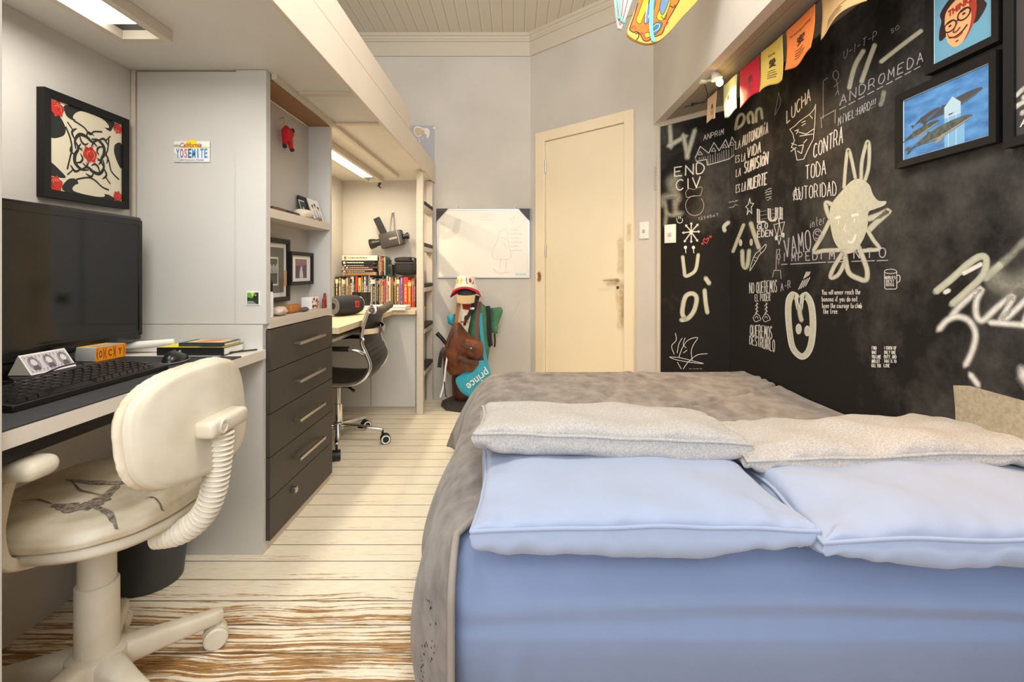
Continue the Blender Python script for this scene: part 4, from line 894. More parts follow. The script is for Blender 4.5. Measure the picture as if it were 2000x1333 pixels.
def book3(name, label, x0, x1, y0, y1, z, t, cover, pages, cat='book', topart=None):
    r = thing(name, label, cat, ((x0 + x1) / 2, (y0 + y1) / 2, z))
    P('cover', r, MB().box(x0, x1, y0, y1, z + t - .002, z + t).box(x0, x1, y0, y1, z, z + .002).box(x0, x1, y0, y0 + .003, z, z + t), cover, bev=.0006)
    P('page_block', r, B(x0 + .003, x1 - .003, y0 + .003, y1 - .003, z + .002, z + t - .002), pages)
    return r
tag(obj('paper_sheet', B(-1.21, -.985, 1.655, 1.79, ZD, ZD + .0012), M_PAPER), 'white paper sheet lying on the desk under the yellow book', 'paper')
b1 = book3('hardcover_book', 'thick hardcover book with black spine and yellow cover on the right end of the desk', -1.20, -.975, 1.665, 1.79, ZD + .0014, .027, mat('black_cover', (30, 30, 32), .4), M_PAPER)
a = Art(lambda u, v, z: Vector((-1.198 + .221 * u, 1.669 + .12 * v, ZD + .0285 + z)) - b1.location, .0002); a.rect(0, 0, 1, 1, (232, 216, 40)); a.rect(.6, .05, .95, .5, (60, 60, 50)); a.build('cover_print', b1)
b2 = book3('paperback_book', 'small dark-edged notebook with peach cover lying on top of the yellow book', -1.14, -.985, 1.685, 1.785, ZD + .0288, .0125, mat('blueblack_cover', (52, 62, 70), .4), M_PAPER)
a = Art(lambda u, v, z: Vector((-1.135 + .145 * u, 1.69 + .09 * v, ZD + .0414 + z)) - b2.location, .0002); a.rect(.1, .05, .96, .95, (222, 186, 140)); a.poly([(.3, .2), (.6, .3), (.8, .8), (.4, .7)], (202, 120, 70), True); a.build('cover_print', b2)
tag(obj('desk_pen', MB().tube([(-.975, 1.70, ZD + .006), (-.915, 1.765, ZD + .006)], [.0035, .003], 8), M_BLACK), 'thin dark pen lying beside the books at the right end of the desk', 'pen')

# ------------------------------------------------ waste bin under the desk
bn = thing('waste_bin', 'dark grey round waste bin on the floor behind the cream chair', 'bin', (-1.225, 1.665, 0))
obj('bucket', MB().lathe([(.092, 0), (.098, .006), (.122, .27), (.128, .272), (.128, .28), (.119, .28), (.095, .02), (.0, .018)], n=36), mat('bin_grey', (62, 64, 66), .5), bn)

# ------------------------------------------------ cream swivel chair
ch = thing('swivel_chair', 'worn cream swivel chair with torn seat at the near desk', 'chair', (-1.0, 1.19, 0))
for k in range(5):
    an = math.radians(46 + 72 * k); c, s = math.cos(an), math.sin(an); d = Vector((c, s, 0)); n_ = Vector((-s, c, 0))
    mb = MB(); vs = []; prof = [(.02, .034, .072, .132), (.07, .030, .070, .128), (.13, .024, .068, .118), (.21, .020, .066, .105), (.255, .018, .064, .100), (.268, .011, .068, .095)]
    def legf(u, v, prof=prof, d=d, n_=n_):
        i = u * (len(prof) - 1); i0_ = min(int(i), len(prof) - 2); t = i - i0_; r_, w, zb_, zt2 = [prof[i0_][j] * (1 - t) + prof[i0_ + 1][j] * t for j in range(4)]
        aa = 2 * PI * v; cu = math.copysign(abs(math.cos(aa)) ** .55, math.cos(aa)); su = math.copysign(abs(math.sin(aa)) ** .55, math.sin(aa))
        return d * r_ + n_ * w * cu + Vector((0, 0, (zb_ + zt2) / 2 + (zt2 - zb_) / 2 * su))
    mb.grid(legf, 16, 20, cv=True); nV = len(mb.v); mb.f += [tuple(range(20)), tuple(range(nV - 20, nV))]; mb.mi += [0, 0]
    lg_ = obj('leg', mb, M_CREAM, ch, sharp=60)
    sw = math.radians((122, 112, 140, 20, 300)[k]); ax = Vector((math.cos(sw), math.sin(sw), 0)); wc = d * .262 + Vector((0, 0, .029)) + Vector((-ax.y, ax.x, 0)) * .010
    obj('caster', MB().tube([d * .256 + Vector((0, 0, .066)), d * .256 + Vector((0, 0, .05))], .008, 10).lathe([(.0, -.012), (.029, -.012), (.031, -.008), (.031, .008), (.029, .012), (0, .012)], wc, ax, 22), M_CREAM, lg_)
    for q in (-1, 1): obj('wheel', MB().lathe([(.0295, .013), (.0295, .022), (.025, .026), (.0, .0275)] if q > 0 else [(.0, -.0275), (.025, -.026), (.0295, -.022), (.0295, -.013)], wc, ax, 22), M_CREAM, lg_)
obj('hub', MB().lathe([(.02, .07), (.058, .072), (.064, .10), (.060, .126), (.048, .132), (.0, .133)], n=32), M_CREAM, ch)
obj('lower_column', MB().lathe([(.044, .126), (.0435, .29), (.041, .292), (.030, .292)], n=32), M_CREAM, ch)
obj('upper_column', MB().lathe([(.038, .285), (.037, .42)], n=32), M_CREAM, ch)
SC = Vector((-.03, .055, 0))
def supere(u, rx, ry, p):
    a_ = 2 * PI * u; c, s = math.cos(a_), math.sin(a_)
    return rx * math.copysign(abs(c) ** (2 / p), c), ry * math.copysign(abs(s) ** (2 / p), s)
def pan(u, v):
    prof = [(.3, .405), (.62, .405), (.93, .422), (1.0, .434), (1.0, .448), (.97, .452), (.3, .452)]
    i = v * (len(prof) - 1); i0_ = min(int(i), len(prof) - 2); t = i - i0_; k_ = prof[i0_][0] * (1 - t) + prof[i0_ + 1][0] * t; z = prof[i0_][1] * (1 - t) + prof[i0_ + 1][1] * t
    x, y = supere(u, .225, .232, 2.6); return SC + Vector((x * k_, y * k_, z))
mb = MB().grid(pan, 48, 13, cu=True); obj('seat_pan', mb, M_CREAM, ch, sharp=60)
def cush(u, v):
    prof = [(.9, .449), (1.0, .456), (1.02, .47), (.99, .488), (.9, .503), (.7, .508), (.4, .506), (.15, .505), (.01, .505)]
    i = v * (len(prof) - 1); i0_ = min(int(i), len(prof) - 2); t = i - i0_; k_ = prof[i0_][0] * (1 - t) + prof[i0_ + 1][0] * t; z = prof[i0_][1] * (1 - t) + prof[i0_ + 1][1] * t
    x, y = supere(u, .225, .232, 2.6); x *= k_; y *= k_
    z += .006 * math.sin(x * 9 + .5) * math.cos(y * 8) + .003 * noise.noise(Vector((x * 14, y * 14, 3)))
    return SC + Vector((x, y, z))
ctop = MB().grid(cush, 72, 33, cu=True); obj('seat_cushion', ctop, M_VINYL, ch, sharp=60)
def seat_z(x, y):     # height of the cushion's top at a local place
    best = min(((v.x - x) ** 2 + (v.y - y) ** 2, -v.z) for v in ctop.v if v.z > .48); return -best[1]
def tear(pts, w):
    q = smooth([(x, y, 0) for x, y in pts], 5); mb = MB(); vs = []; n_ = len(q); rn = random.Random(int(pts[0][0] * 1000))
    for i, p in enumerate(q):
        t_ = (q[min(i + 1, n_ - 1)] - q[max(i - 1, 0)]).normalized(); nn_ = Vector((-t_.y, t_.x, 0)); k_ = math.sin(PI * (i + .3) / (n_ - .4)) ** .7
        for sgn in (-1, 0, 1):
            pp = p + nn_ * sgn * w * k_ * rn.uniform(.6, 1.3); vs.append((pp.x, pp.y, seat_z(pp.x, pp.y) + .0022))
    fs = [(i * 3 + j, i * 3 + j + 1, i * 3 + 4 + j, i * 3 + 3 + j) for i in range(n_ - 1) for j in range(2)]
    return mb.add(vs, fs)
M_TEAR = mat('torn_lining', (168, 156, 142), .9, vary=.5, vscale=120, col2=(96, 84, 72)); M_CRACK = mat('crack_edge', (110, 92, 76), .9)
def sp(px, py): p = onz(px, py, .507); return (p.x + 1.0, p.y - 1.19)
for pts, w in (((( 102, 990), (140, 995), (180, 990), (205, 975), (232, 950)), .020), (((128, 935), (190, 945), (235, 948), (265, 943)), .010), (((180, 992), (210, 1003), (230, 1012)), .006)):
    o_ = obj('torn_patch', tear([sp(*q) for q in pts], w), M_TEAR, ch, recalc=False); o_['label'] = 'grey torn patch'
for pts in (((40, 980), (75, 978), (102, 988)), ((265, 943), (310, 938), (365, 944)), ((285, 975), (305, 974), (322, 980)), ((205, 975), (160, 960), (140, 940))):
    obj('crack', tear([sp(*q) for q in pts], .0022), M_CRACK, ch, recalc=False)
# backrest: a curved shell with a padded front
BZ, BX = .682, .285; BHW, BHH = .207, .124
def bk(u, k, off):
    y, z = supere(u, BHW * k, BHH * k, 3.1); z += .01 * (1 - (y / BHW) ** 2)
    if z < 0: z *= 1 + .06 * (1 - (y / BHW) ** 2)
    x = BX - .85 * y * y - off - .12 * z; return Vector((x, y, BZ + z))
def shell(u, v):
    pr_ = [(.0, .0), (.35, .0), (.7, .001), (.92, .004), (.985, .012), (1.0, .024), (.98, .03)]
    i = v * (len(pr_) - 1); i0_ = min(int(i), len(pr_) - 2); t = i - i0_; return bk(u, pr_[i0_][0] * (1 - t) + pr_[i0_ + 1][0] * t + .001, pr_[i0_][1] * (1 - t) + pr_[i0_ + 1][1] * t)
obj('backrest_shell', MB().grid(shell, 64, 25, cu=True), M_CREAM, ch, sharp=70)
def padf(u, v):
    pr_ = [(.95, .026), (1.0, .030), (1.02, .038), (.99, .047), (.9, .053), (.5, .056), (.0, .057)]
    i = v * (len(pr_) - 1); i0_ = min(int(i), len(pr_) - 2); t = i - i0_; k_ = pr_[i0_][0] * (1 - t) + pr_[i0_ + 1][0] * t + .001; o_ = pr_[i0_][1] * (1 - t) + pr_[i0_ + 1][1] * t
    p = bk(u, k_, o_); 
    if .85 < k_: p += (p - Vector((BX, 0, BZ))) * .012 * noise.noise(Vector((u * 130, 2, 0)))
    return p
obj('backrest_pad', MB().grid(padf, 160, 25, cu=True), M_VINYL, ch, sharp=70)
br = MB(); br.rbox(BX - .01, BX + .040, -.075, .075, BZ - .028, BZ + .012, .012); br.lathe([(.016, 0), (.016, .006), (.011, .006), (.010, .001)], (BX + .036, -.035, BZ - .008), (1, 0, 0), 20)
obj('bracket', br, M_CREAM, ch, sharp=50)
path = smooth([(BX + .012, 0, BZ - .03), (BX + .006, 0, BZ - .10), (BX - .008, 0, BZ - .18), (BX - .035, 0, BZ - .235), (BX - .085, .0, BZ - .272), (BX - .15, .005, BZ - .285)], 24)
def resample(P_, step):
    out = [P_[0]]; acc = 0
    for a_, b_ in zip(P_, P_[1:]):
        l_ = (b_ - a_).length; t = step - acc
        while t <= l_: out.append(a_.lerp(b_, t / l_)); t += step
        acc = (acc + l_) % step
    return out
path = resample(path, .0018)
obj('bellows', MB().tube(path, [.0255 + .0045 * math.sin(i * PI / 3.3) for i in range(len(path))], 20), M_WHITE if False else mat('bellows_cream', (232, 224, 206), .35), ch, sharp=80)
am = MB(); am.rbox(-.34, .100, -.268, -.196, .636, .676, .019, 4)
ar_ = obj('armrest', am, M_CREAM, ch, sharp=50)
obj('armrest_support', MB().strap(smooth([(.0, -.236, .642), (-.012, -.240, .59), (-.03, -.232, .52), (-.045, -.20, .45), (-.05, -.13, .418)], 6), [.075] * 25, .026, (1, 0, 0)), M_CREAM, ch, bev=.004)
am2 = MB(); am2.rbox(-.30, .08, .285, .35, .60, .638, .018, 4); obj('armrest', am2, M_CREAM, ch, sharp=50)
obj('armrest_support', MB().strap(smooth([(-.05, .315, .60), (-.06, .31, .54), (-.06, .25, .44), (-.06, .2, .418)], 6), .06, .024, (1, 0, 0)), M_CREAM, ch, bev=.004)
obj('lever', MB().tube([(-.1, -.12, .41), (-.16, -.2, .405), (-.2, -.235, .402)], [.006, .008, .012], 10), M_CREAM, ch)
# ================================================================== ON THE OPEN SHELVES
XB = -1.008            # back of the shallow shelves
S1, S2 = 1.2695, .8565
def yx(px, X): return X * F / (px - CX)
def ell(cx, cy, cz, rx, ry, rz, nz=0, seed=0, n=20):
    def f(u, v):
        a_ = 2 * PI * u; b_ = PI * (v - .5); p = Vector((math.cos(a_) * math.cos(b_), math.sin(a_) * math.cos(b_), math.sin(b_)))
        k_ = 1 + nz * noise.noise(p * 1.6 + Vector((seed, seed * 2, 0))); return Vector((cx + rx * p.x * k_, cy + ry * p.y * k_, cz + rz * p.z * k_))
    return MB().grid(f, n, n // 2 + 1, cu=True)
def join(*ms):
    o_ = MB()
    for m_ in ms: o_.add(m_.v, m_.f)
    return o_
# red soft toy hanging on a nail
y = yx(562, XB + .03); z = H + (CY - 268) * y / F
tb = thing('hanging_toy', 'small red stuffed figure hanging from a nail at the back of the top shelf', 'toy', (XB, y, z))
P('body', tb, join(ell(XB + .03, y - .012, z + .012, .018, .026, .034, .2, 1), ell(XB + .035, y + .014, z + .02, .015, .02, .02, .2, 2), MB().tube([(XB + .03, y - .024, z), (XB + .03, y - .03, z - .04)], [.013, .009], 10), MB().tube([(XB + .03, y + .012, z), (XB + .03, y + .034, z - .04)], [.014, .009], 10)), mat('red_plush', (206, 34, 40), .9, vary=.2, vscale=60))
P('foot', tb, ell(XB + .032, y - .031, z - .047, .01, .01, .009), M_BLACK); P('foot', tb, ell(XB + .032, y + .037, z - .046, .01, .011, .009), M_BLACK); P('ear', tb, ell(XB + .045, y + .016, z + .03, .007, .012, .012), M_BLACK)
P('nail', tb, MB().tube([(XB, y - .014, z + .075), (XB + .02, y - .014, z + .082)], .002, 6).tube([(XB + .018, y - .014, z + .08), (XB + .022, y - .014, z + .045)], .001, 5), M_STEEL)
# upper shelf
def mid(px, X=-.955): return yx(px, X)
y = mid(537); tag(obj('leather_sheath', R(-.985, -.93, y - .06, y + .045, S1, S1 + .018, .006), mat('brown_leather', (96, 62, 36), .5)), 'brown leather sheath lying at the near end of the upper shelf', 'sheath')
y = mid(560); gt = thing('folding_tool', 'black toy pistol shaped tool lying on the upper shelf', 'tool', (-.95, y, S1))
P('body', gt, join(R(-.975, -.945, y - .05, y + .05, S1, S1 + .022, .008), MB().tube([(-.95, y - .05, S1 + .012), (-.955, y - .085, S1 + .014)], .010, 10)), M_BLACK)
P('grip', gt, R(-.97, -.93, y + .02, y + .075, S1, S1 + .016, .006), mat('dark_green', (52, 54, 46), .6))
y = mid(590); cp = thing('soft_cap', 'white and beige folded cloth cap on the upper shelf beside the photo cards', 'cap', (-.95, y, S1))
P('crown', cp, ell(-.950, y, S1 + .020, .040, .052, .026, .2, 4), mat('off_white_cloth', (226, 214, 190), .9)); P('brim', cp, R(-.94, -.912, y - .03, y + .065, S1, S1 + .007, .003), mat('mauve_cloth', (164, 130, 120), .9))
y = mid(618); tag(obj('pebble', ell(-.935, y - .035, S1 + .011, .016, .03, .012, .3, 9), mat('brown_stone', (150, 120, 96), .7)), 'small brown stone in front of the photo cards on the upper shelf', 'stone')
y = mid(608); fr_ = thing('easel_photo', 'small dark easel frame leaning behind the photo cards on the upper shelf', 'photo frame', (-.99, y, S1))
P('frame', fr_, MB().prism([(-.972, y - .045, S1), (-.972, y + .045, S1), (-1.004, y + .045, S1 + .115), (-1.004, y - .045, S1 + .115)], (.006, 0, .002)), M_FRAME)
def card(name, label, y, dy, h, x, lean, bg, yaw=0):
    r = thing(name, label, 'photograph', (x, y, S1), yaw)
    obj('card', MB().prism([(0, -dy, 0), (0, dy, 0), (-lean, dy, h), (-lean, -dy, h)], (.0012, 0, 0)), M_PAPER, r)
    n_ = Vector((h, 0, lean)).normalized(); a = Art(flatfn((.0013, -dy, 0), (0, 2 * dy, 0), (-lean, 0, h), n_), .0004); a.rect(.06, .06, .94, .94, bg)
    return r, a
r, a = card('photo_card', 'dark green photo card leaning left of the white photo card on the upper shelf', mid(603), .030, .095, -.962, .03, (64, 84, 72)); a.disc(.5, .5, .2, (210, 206, 196)); a.build('photo_print', r)
r, a = card('photo_card', 'white photo card of three people leaning at the right of the upper shelf', 2.353, .060, .104, -.925, .034, (236, 234, 230))
for u, h_ in ((.25, .62), (.52, .7), (.78, .6)): a.poly([(u - .12, .06), (u + .12, .06), (u + .09, h_ - .15), (u - .09, h_ - .15)], (200, 204, 208)); a.poly([(u - .02, .06), (u + .05, .06), (u + .03, h_ - .15)], (40, 44, 50)); a.disc(u, h_, .085, (206, 160, 130), .1); a.disc(u, h_ + .06, .085, (50, 36, 30), .06)
a.build('photo_print', r)
# two framed pictures on the lower shelf
def shelf_frame(name, label, pxl, pxr, ytop_l, ybot_l, w, X):
    dl, dr = yx(pxl, X), yx(pxr, X); return frame_thing(name, label, X - .018, 1, dl, dr, H + (CY - ybot_l) * dl / F, H + (CY - ytop_l) * dl / F, w, .018)
r, fn = shelf_frame('framed_photo', 'larger black frame with grey mount leaning at the back of the lower shelf', 510, 567, 461, 595, .020, -.988)
a = Art(fn, .0003); a.rect(0, 0, 1, 1, (226, 222, 212)); a.rect(.08, .08, .9, .92, (110, 106, 98)); a.rect(.2, .22, .66, .74, (222, 220, 212)); a.rect(.23, .25, .63, .71, (90, 92, 82)); a.rect(.23, .42, .63, .5, (60, 62, 54))
for i in range(6): a.poly([(.27 + i * .06, .44), (.3 + i * .06, .44), (.31 + i * .06, .58 + .03 * (i % 2)), (.275 + i * .06, .58 + .03 * (i % 2))], (206, 204, 196))
a.build('photo_print', r)
r2, fn = shelf_frame('framed_photo', 'smaller black frame with purple picture and white mount on the lower shelf', 570, 612.5, 491, 558, .016, -.975)
a = Art(fn, .0003); a.rect(0, 0, 1, 1, (232, 228, 220)); a.rect(.2, .12, .8, .86, (96, 96, 94)); a.rect(.23, .15, .77, .83, (92, 78, 96)); a.poly([(.23, .6), (.77, .66), (.77, .83), (.23, .83)], (168, 110, 70)); a.poly([(.3, .7), (.5, .76), (.7, .68), (.6, .6), (.4, .62)], (120, 110, 150), True); a.poly([(.42, .15), (.6, .15), (.56, .45), (.5, .55), (.44, .45)], (206, 200, 200), True); a.disc(.51, .5, .05, (214, 190, 160), .09)
a.build('picture_print', r2)
y = yx(557, -.968); z = H + (CY - 545) * y / F
tag(obj('paper_tag', R(-.970, -.967, y - .010, y + .012, z - .03, z + .035, .001), mat('kraft_tag', (186, 140, 92), .7)), 'brown paper tag on the glass of the larger framed picture', 'tag')
# lower shelf pieces
y = yx(532.5, -.918); cn = thing('paint_marker', 'white and black marker pen standing at the near end of the lower shelf', 'marker pen', (-.925, y, S2))
P('barrel', cn, MB().lathe([(.0075, 0), (.009, .01), (.009, .09), (.006, .1)], (-.925, y, S2 + .001), n=16), M_WHITE); P('cap', cn, MB().lathe([(.0075, .1), (.0075, .135), (.004, .145)], (-.925, y, S2 + .001), n=16), M_BLACK)
y = yx(549, -.935); tag(obj('white_stone', join(ell(-.94, y - .002, S2 + .020, .028, .04, .017, .2, 3), ell(-.955, y + .045, S2 + .017, .02, .035, .015, .2, 5)), mat('white_quartz', (232, 220, 206), .6, vary=.12, vscale=30, col2=(214, 176, 164))), 'white and pink rough stone at the near end of the lower shelf', 'stone')
y = yx(571, -.955); tag(obj('wooden_block', R(-.975, -.935, y - .048, y + .048, S2, S2 + .035, .010), mat('orange_wood', (196, 122, 50), .6, vary=.3, vscale=14, stretch=(1, 1, 6))), 'orange brown wooden block on the lower shelf below the framed pictures', 'wooden block')
y = yx(592, -.935); tag(obj('grey_stone', ell(-.93, y, S2 + .010, .016, .032, .010, .2, 7), mat('grey_stone', (88, 86, 90), .7)), 'small dark grey stone between the wooden block and the patterned box', 'stone')
y = yx(606, -.955); pb = thing('patterned_box', 'white box with red and brown blotches on the lower shelf', 'box', (-.955, y, S2))
P('box', pb, R(-.98, -.93, y - .045, y + .045, S2, S2 + .058, .005), M_WHITE)
a = Art(lambda u, v, z_: Vector((-.93 + z_, y - .045 + .09 * u, S2 + .058 * v)) - pb.location, .0003); rn = random.Random(5)
for i in range(16): a.disc(rn.uniform(.1, .9), rn.uniform(.12, .88), rn.uniform(.05, .12), [(170, 40, 30), (120, 70, 44), (196, 90, 60)][i % 3], rn.uniform(.06, .13), 9)
a.build('blotch_print', pb)
y = 2.402; rf = thing('red_figurine', 'tiny red figurine standing at the right end of the lower shelf', 'figurine', (-.92, y, S2))
P('body', rf, join(MB().tube([(-.92, y - .012, S2), (-.92, y - .008, S2 + .03)], .007, 8), MB().tube([(-.92, y + .014, S2), (-.92, y + .008, S2 + .03)], .007, 8), ell(-.92, y, S2 + .037, .009, .015, .016), MB().tube([(-.92, y + .004, S2 + .045), (-.92, y + .006, S2 + .072)], [.008, .006], 8)), mat('brick_red', (150, 48, 34), .6))

# ================================================================== CORNER DESK IN THE NOOK
Z2 = .755
XD = -.872
dk = thing('corner_desk', 'L-shaped pale wooden corner desk in the lit nook holding the books', 'desk', (-1.1, 3.3, 0))
wm = MB().prism([(XL + .001, C1 + .002, Z2 - .032), (XD, C1 + .002, Z2 - .032), (XD, 3.56, Z2 - .032), (-.712, 3.56, Z2 - .032), (-.712, YB - .001, Z2 - .032), (XL + .001, YB - .001, Z2 - .032)], (0, 0, .032))
P('worktop', dk, wm, mat('pale_wood_top', (226, 206, 170), .45, vary=.08, vscale=5, stretch=(6, 1, 1)), bev=.0015)
cbt = thing('base_cabinet', 'grey two-door base cabinet under the corner desk by the ladder', 'cabinet', (-1.05, 3.8, 0))
P('carcass', cbt, B(XL + .002, -.714, 3.645, YB - .003, .04, Z2 - .034), M_CAB)
P('plinth', cbt, B(XL + .002, -.714, 3.66, YB - .01, 0, .04), M_CABEDGE)
P('door', cbt, B(XL + .004, -1.052, 3.626, 3.644, .045, Z2 - .038), M_CAB, bev=.001); P('door', cbt, B(-1.048, -.724, 3.626, 3.644, .045, Z2 - .038), M_CAB, bev=.001)
P('keyboard_tray', dk, B(-1.38, XD - .06, C1 + .03, 3.5, Z2 - .085, Z2 - .07), M_CAB)

# books: the upright row, the lying stack and the slim ones on top
ORD = ['first', 'second', 'third', 'fourth', 'fifth', 'sixth', 'seventh', 'eighth', 'ninth', 'tenth', 'eleventh', 'twelfth', 'thirteenth', 'fourteenth', 'fifteenth', 'sixteenth', 'seventeenth', 'eighteenth', 'nineteenth', 'twentieth', 'twenty-first', 'twenty-second', 'twenty-third']
def ordn(i, n): return ORD[i] + ' from the left' if i < n / 2 else (ORD[n - 1 - i] + ' from the right')
PAL = {'dark brown': (74, 50, 36), 'cream': (226, 212, 180), 'olive': (150, 140, 84), 'black': (36, 34, 34), 'tan': (196, 168, 120), 'white': (232, 226, 214), 'red': (198, 48, 44), 'yellow': (226, 200, 90), 'grey': (130, 126, 120), 'navy': (52, 58, 90), 'pink': (222, 130, 130), 'orange': (226, 104, 40), 'teal': (60, 120, 120), 'brown': (150, 96, 56), 'lilac': (152, 136, 196), 'scarlet': (206, 60, 36), 'green': (90, 120, 70)}
row = [('dark brown', 20, .215), ('olive', 18, .200), ('cream', 12, .205), ('black', 14, .21), ('tan', 12, .195), ('white', 9, .215), ('brown', 12, .205), ('cream', 14, .21), ('white', 12, .225), ('black', 10, .21), ('red', 18, .215), ('yellow', 20, .215), ('tan', 10, .22), ('black', 8, .215), ('white', 14, .225), ('navy', 16, .22),
  ('cream', 10, .22), ('white', 9, .215), ('grey', 12, .21), ('black', 13, .205), ('grey', 11, .21), ('navy', 9, .205), ('black', 12, .20), ('cream', 7, .205), ('orange', 13, .20), ('teal', 9, .21), ('pink', 9, .205), ('red', 8, .21), ('white', 9, .215), ('red', 8, .205), ('cream', 13, .21), ('green', 16, .205), ('black', 10, .20), ('yellow', 9, .205), ('brown', 19, .205), ('pink', 8, .20), ('lilac', 17, .205), ('scarlet', 34, .205), ('orange', 22, .195), ('scarlet', 20, .198), ('brown', 9, .2), ('black', 12, .19), ('navy', 9, .195), ('red', 9, .185)]
tot = sum(w for _, w, _ in row); sc_ = (.655) / (tot / 1000)
x = XL + .012; xs_ = []
def bookmesh(x0, x1, y0, y1, z0, z1, name, label, col, group, band, vert=True):
    r = thing(name, label, 'book', ((x0 + x1) / 2, y0, z0), 0, group)
    mb = MB()
    if vert: mb.box(x0, x0 + .0015, y0, y1, z0, z1).box(x1 - .0015, x1, y0, y1, z0, z1).box(x0, x1, y0, y0 + .002, z0, z1)
    else: mb.box(x0, x1, y0, y1, z0, z0 + .0015).box(x0, x1, y0, y1, z1 - .0015, z1).box(x0, x1, y0, y0 + .002, z0, z1)
    P('cover', r, mb, cm(col, .45)); e_ = .0012
    P('page_block', r, B(x0 + e_ * vert, x1 - (e_ if vert else .004), y0 + .002, y1 - .003, z0 + (0.002 if vert else e_), z1 - (.004 if vert else e_)), M_PAPER)
    if band:
        a = Art(lambda u, v, z: Vector((x0 + (x1 - x0) * u, y0 - z, z0 + (z1 - z0) * v)) - r.location, .0003)
        rn = random.Random(int(x0 * 9999)); bc = rn.choice([band, band, (206, 70, 56), (222, 186, 90), (150, 146, 140)]) if vert else band
        if vert:
            v = .16 + rn.uniform(0, .1); k_ = rn.randint(0, 3)
            if k_ == 0: a.rect(0, .78, 1, .92, bc)
            elif k_ == 1: a.rect(.2, .84, .8, .88, bc)
            elif k_ == 2: a.rect(0, .05, 1, .12, bc)
            while v < .70:
                l_ = rn.uniform(.05, .15); a.rect(.36, v, .66, v + l_, bc); v += l_ + .022
        else:
            u = .16; a.rect(.05, .2, .12, .8, bc)
            while u < .7: l_ = rn.uniform(.03, .08); a.rect(u, .38, u + l_, .64, bc); u += l_ + .014
        a.build('spine_lettering', r)
    return r
for i, (cn_, w, h_) in enumerate(row):
    ww = w / 1000 * sc_; bc = (236, 226, 206) if sum(PAL[cn_]) < 380 else (50, 44, 44)
    if cn_ in ('scarlet', 'orange'): bc = (240, 200, 110)
    dz = .016 * math.sin(i * 2.1) * .5
    bookmesh(x + .0004, x + ww - .0004, 3.845 + .012 * ((i * 7) % 5) / 5, 4.02, Z2, Z2 + h_ + dz + .022, 'book', f'{cn_} upright book, {ordn(i, len(row))} in the long book row', PAL[cn_], 'books in the upright row', bc); xs_.append((x, ww)); x += ww
xend = x
stack = [('orange', .255, .013, (214, 150, 70)), ('cream', .245, .011, (206, 190, 160)), ('dark', .24, .015, (62, 52, 50)), ('cream', .235, .013, (200, 176, 150)), ('burgundy', .25, .016, (96, 44, 46)), ('black', .225, .014, (40, 36, 36)), ('black', .245, .031, (34, 32, 32)), ('ivory', .27, .042, (236, 226, 200))]
z = Z2 + .248; X0 = -1.325
pos = ['bottom', 'second from the bottom', 'third from the bottom', 'fourth from the bottom', 'fourth from the top', 'third from the top', 'second from the top', 'topmost']
for i, (cn_, l, t_, c_) in enumerate(stack):
    dx = .012 * math.sin(i * 1.9) + (-.012 if i == 7 else 0)
    bookmesh(X0 + dx, X0 + dx + l, 3.835 - .004 * (i % 3), 3.99, z + .0003, z + t_, 'book', f'{cn_} book lying {pos[i]} in the stack on top of the book row', c_, 'books in the lying stack', (232, 222, 200) if sum(c_) < 360 else (166, 110, 60), False); z += t_
slim = [('black', 12, .175), ('white', 8, .18), ('red', 9, .178), ('green', 9, .17), ('black', 14, .182), ('cream', 8, .176), ('teal', 9, .172)]
x = X0 + .262
for i, (cn_, w, h_) in enumerate(slim):
    bookmesh(x, x + w / 1000 * .9, 3.86, 3.99, Z2 + .248, Z2 + .248 + h_ * .82, 'book', f'slim {cn_} book upright {ORD[i]} from the left beside the lying stack', PAL[cn_], 'slim books on top of the row', (220, 214, 200) if sum(PAL[cn_]) < 380 else (60, 50, 50)); x += w / 1000 * .9 + .0004
def smallbox(name, label, px0, px1, py0, py1, D, dep, m, cat='box'):
    p0, p1 = at(px0, py1, D), at(px1, py0, D); return tag(obj(name, R(p0.x, p1.x, D, D + dep, p0.z, p1.z, .003), m), label, cat)
smallbox('dark_case', 'dark slim case behind the slim books on top of the row', 754.5, 760, 507, 536, 3.9, .08, M_BLACK)
cs_ = thing('speaker_box', 'dark grey bookend shaped box right of the slim books', 'box', at(762, 537, 3.88)); p0, p1 = at(757, 538, 3.88), at(765.5, 517, 3.88)
P('body', cs_, R(p0.x, p1.x, 3.88, 3.97, Z2 + .246, p1.z, .003), mat('slate', (70, 72, 70), .6)); P('front_plate', cs_, R(p0.x + .006, p1.x - .006, 3.878, 3.882, Z2 + .256, p1.z - .01, .001), M_BLACK)
# camera bag on the row
ZT = Z2 + .250
bgx = at(793, 540, 3.9).x; bg = thing('camera_bag', 'black soft camera bag resting on the right end of the book row', 'bag', (bgx, 3.93, ZT))
def cushion(cx, cy, cz, rx, ry, rz, p=3.2, n=30, nz=.04, seed=0, squash=0):
    def f(u, v):
        a_ = 2 * PI * u; b_ = PI * (v - .5); e = 2 / p
        c, s = math.cos(a_), math.sin(a_); cb_, sb_ = math.cos(b_), math.sin(b_)
        g = lambda t: math.copysign(abs(t) ** e, t)
        x, y_, z_ = g(c) * g(cb_), g(s) * g(cb_), g(sb_); k_ = 1 + nz * noise.noise(Vector((x * 2.2 + seed, y_ * 2.2, z_ * 2.2)))
        return Vector((cx + rx * x * k_ * (1 - squash * z_), cy + ry * y_ * k_, cz + rz * z_ * k_))
    return MB().grid(f, n, n // 2 + 1, cu=True)
M_NYL = mat('black_nylon', (34, 31, 30), .7, vary=.2, vscale=40)
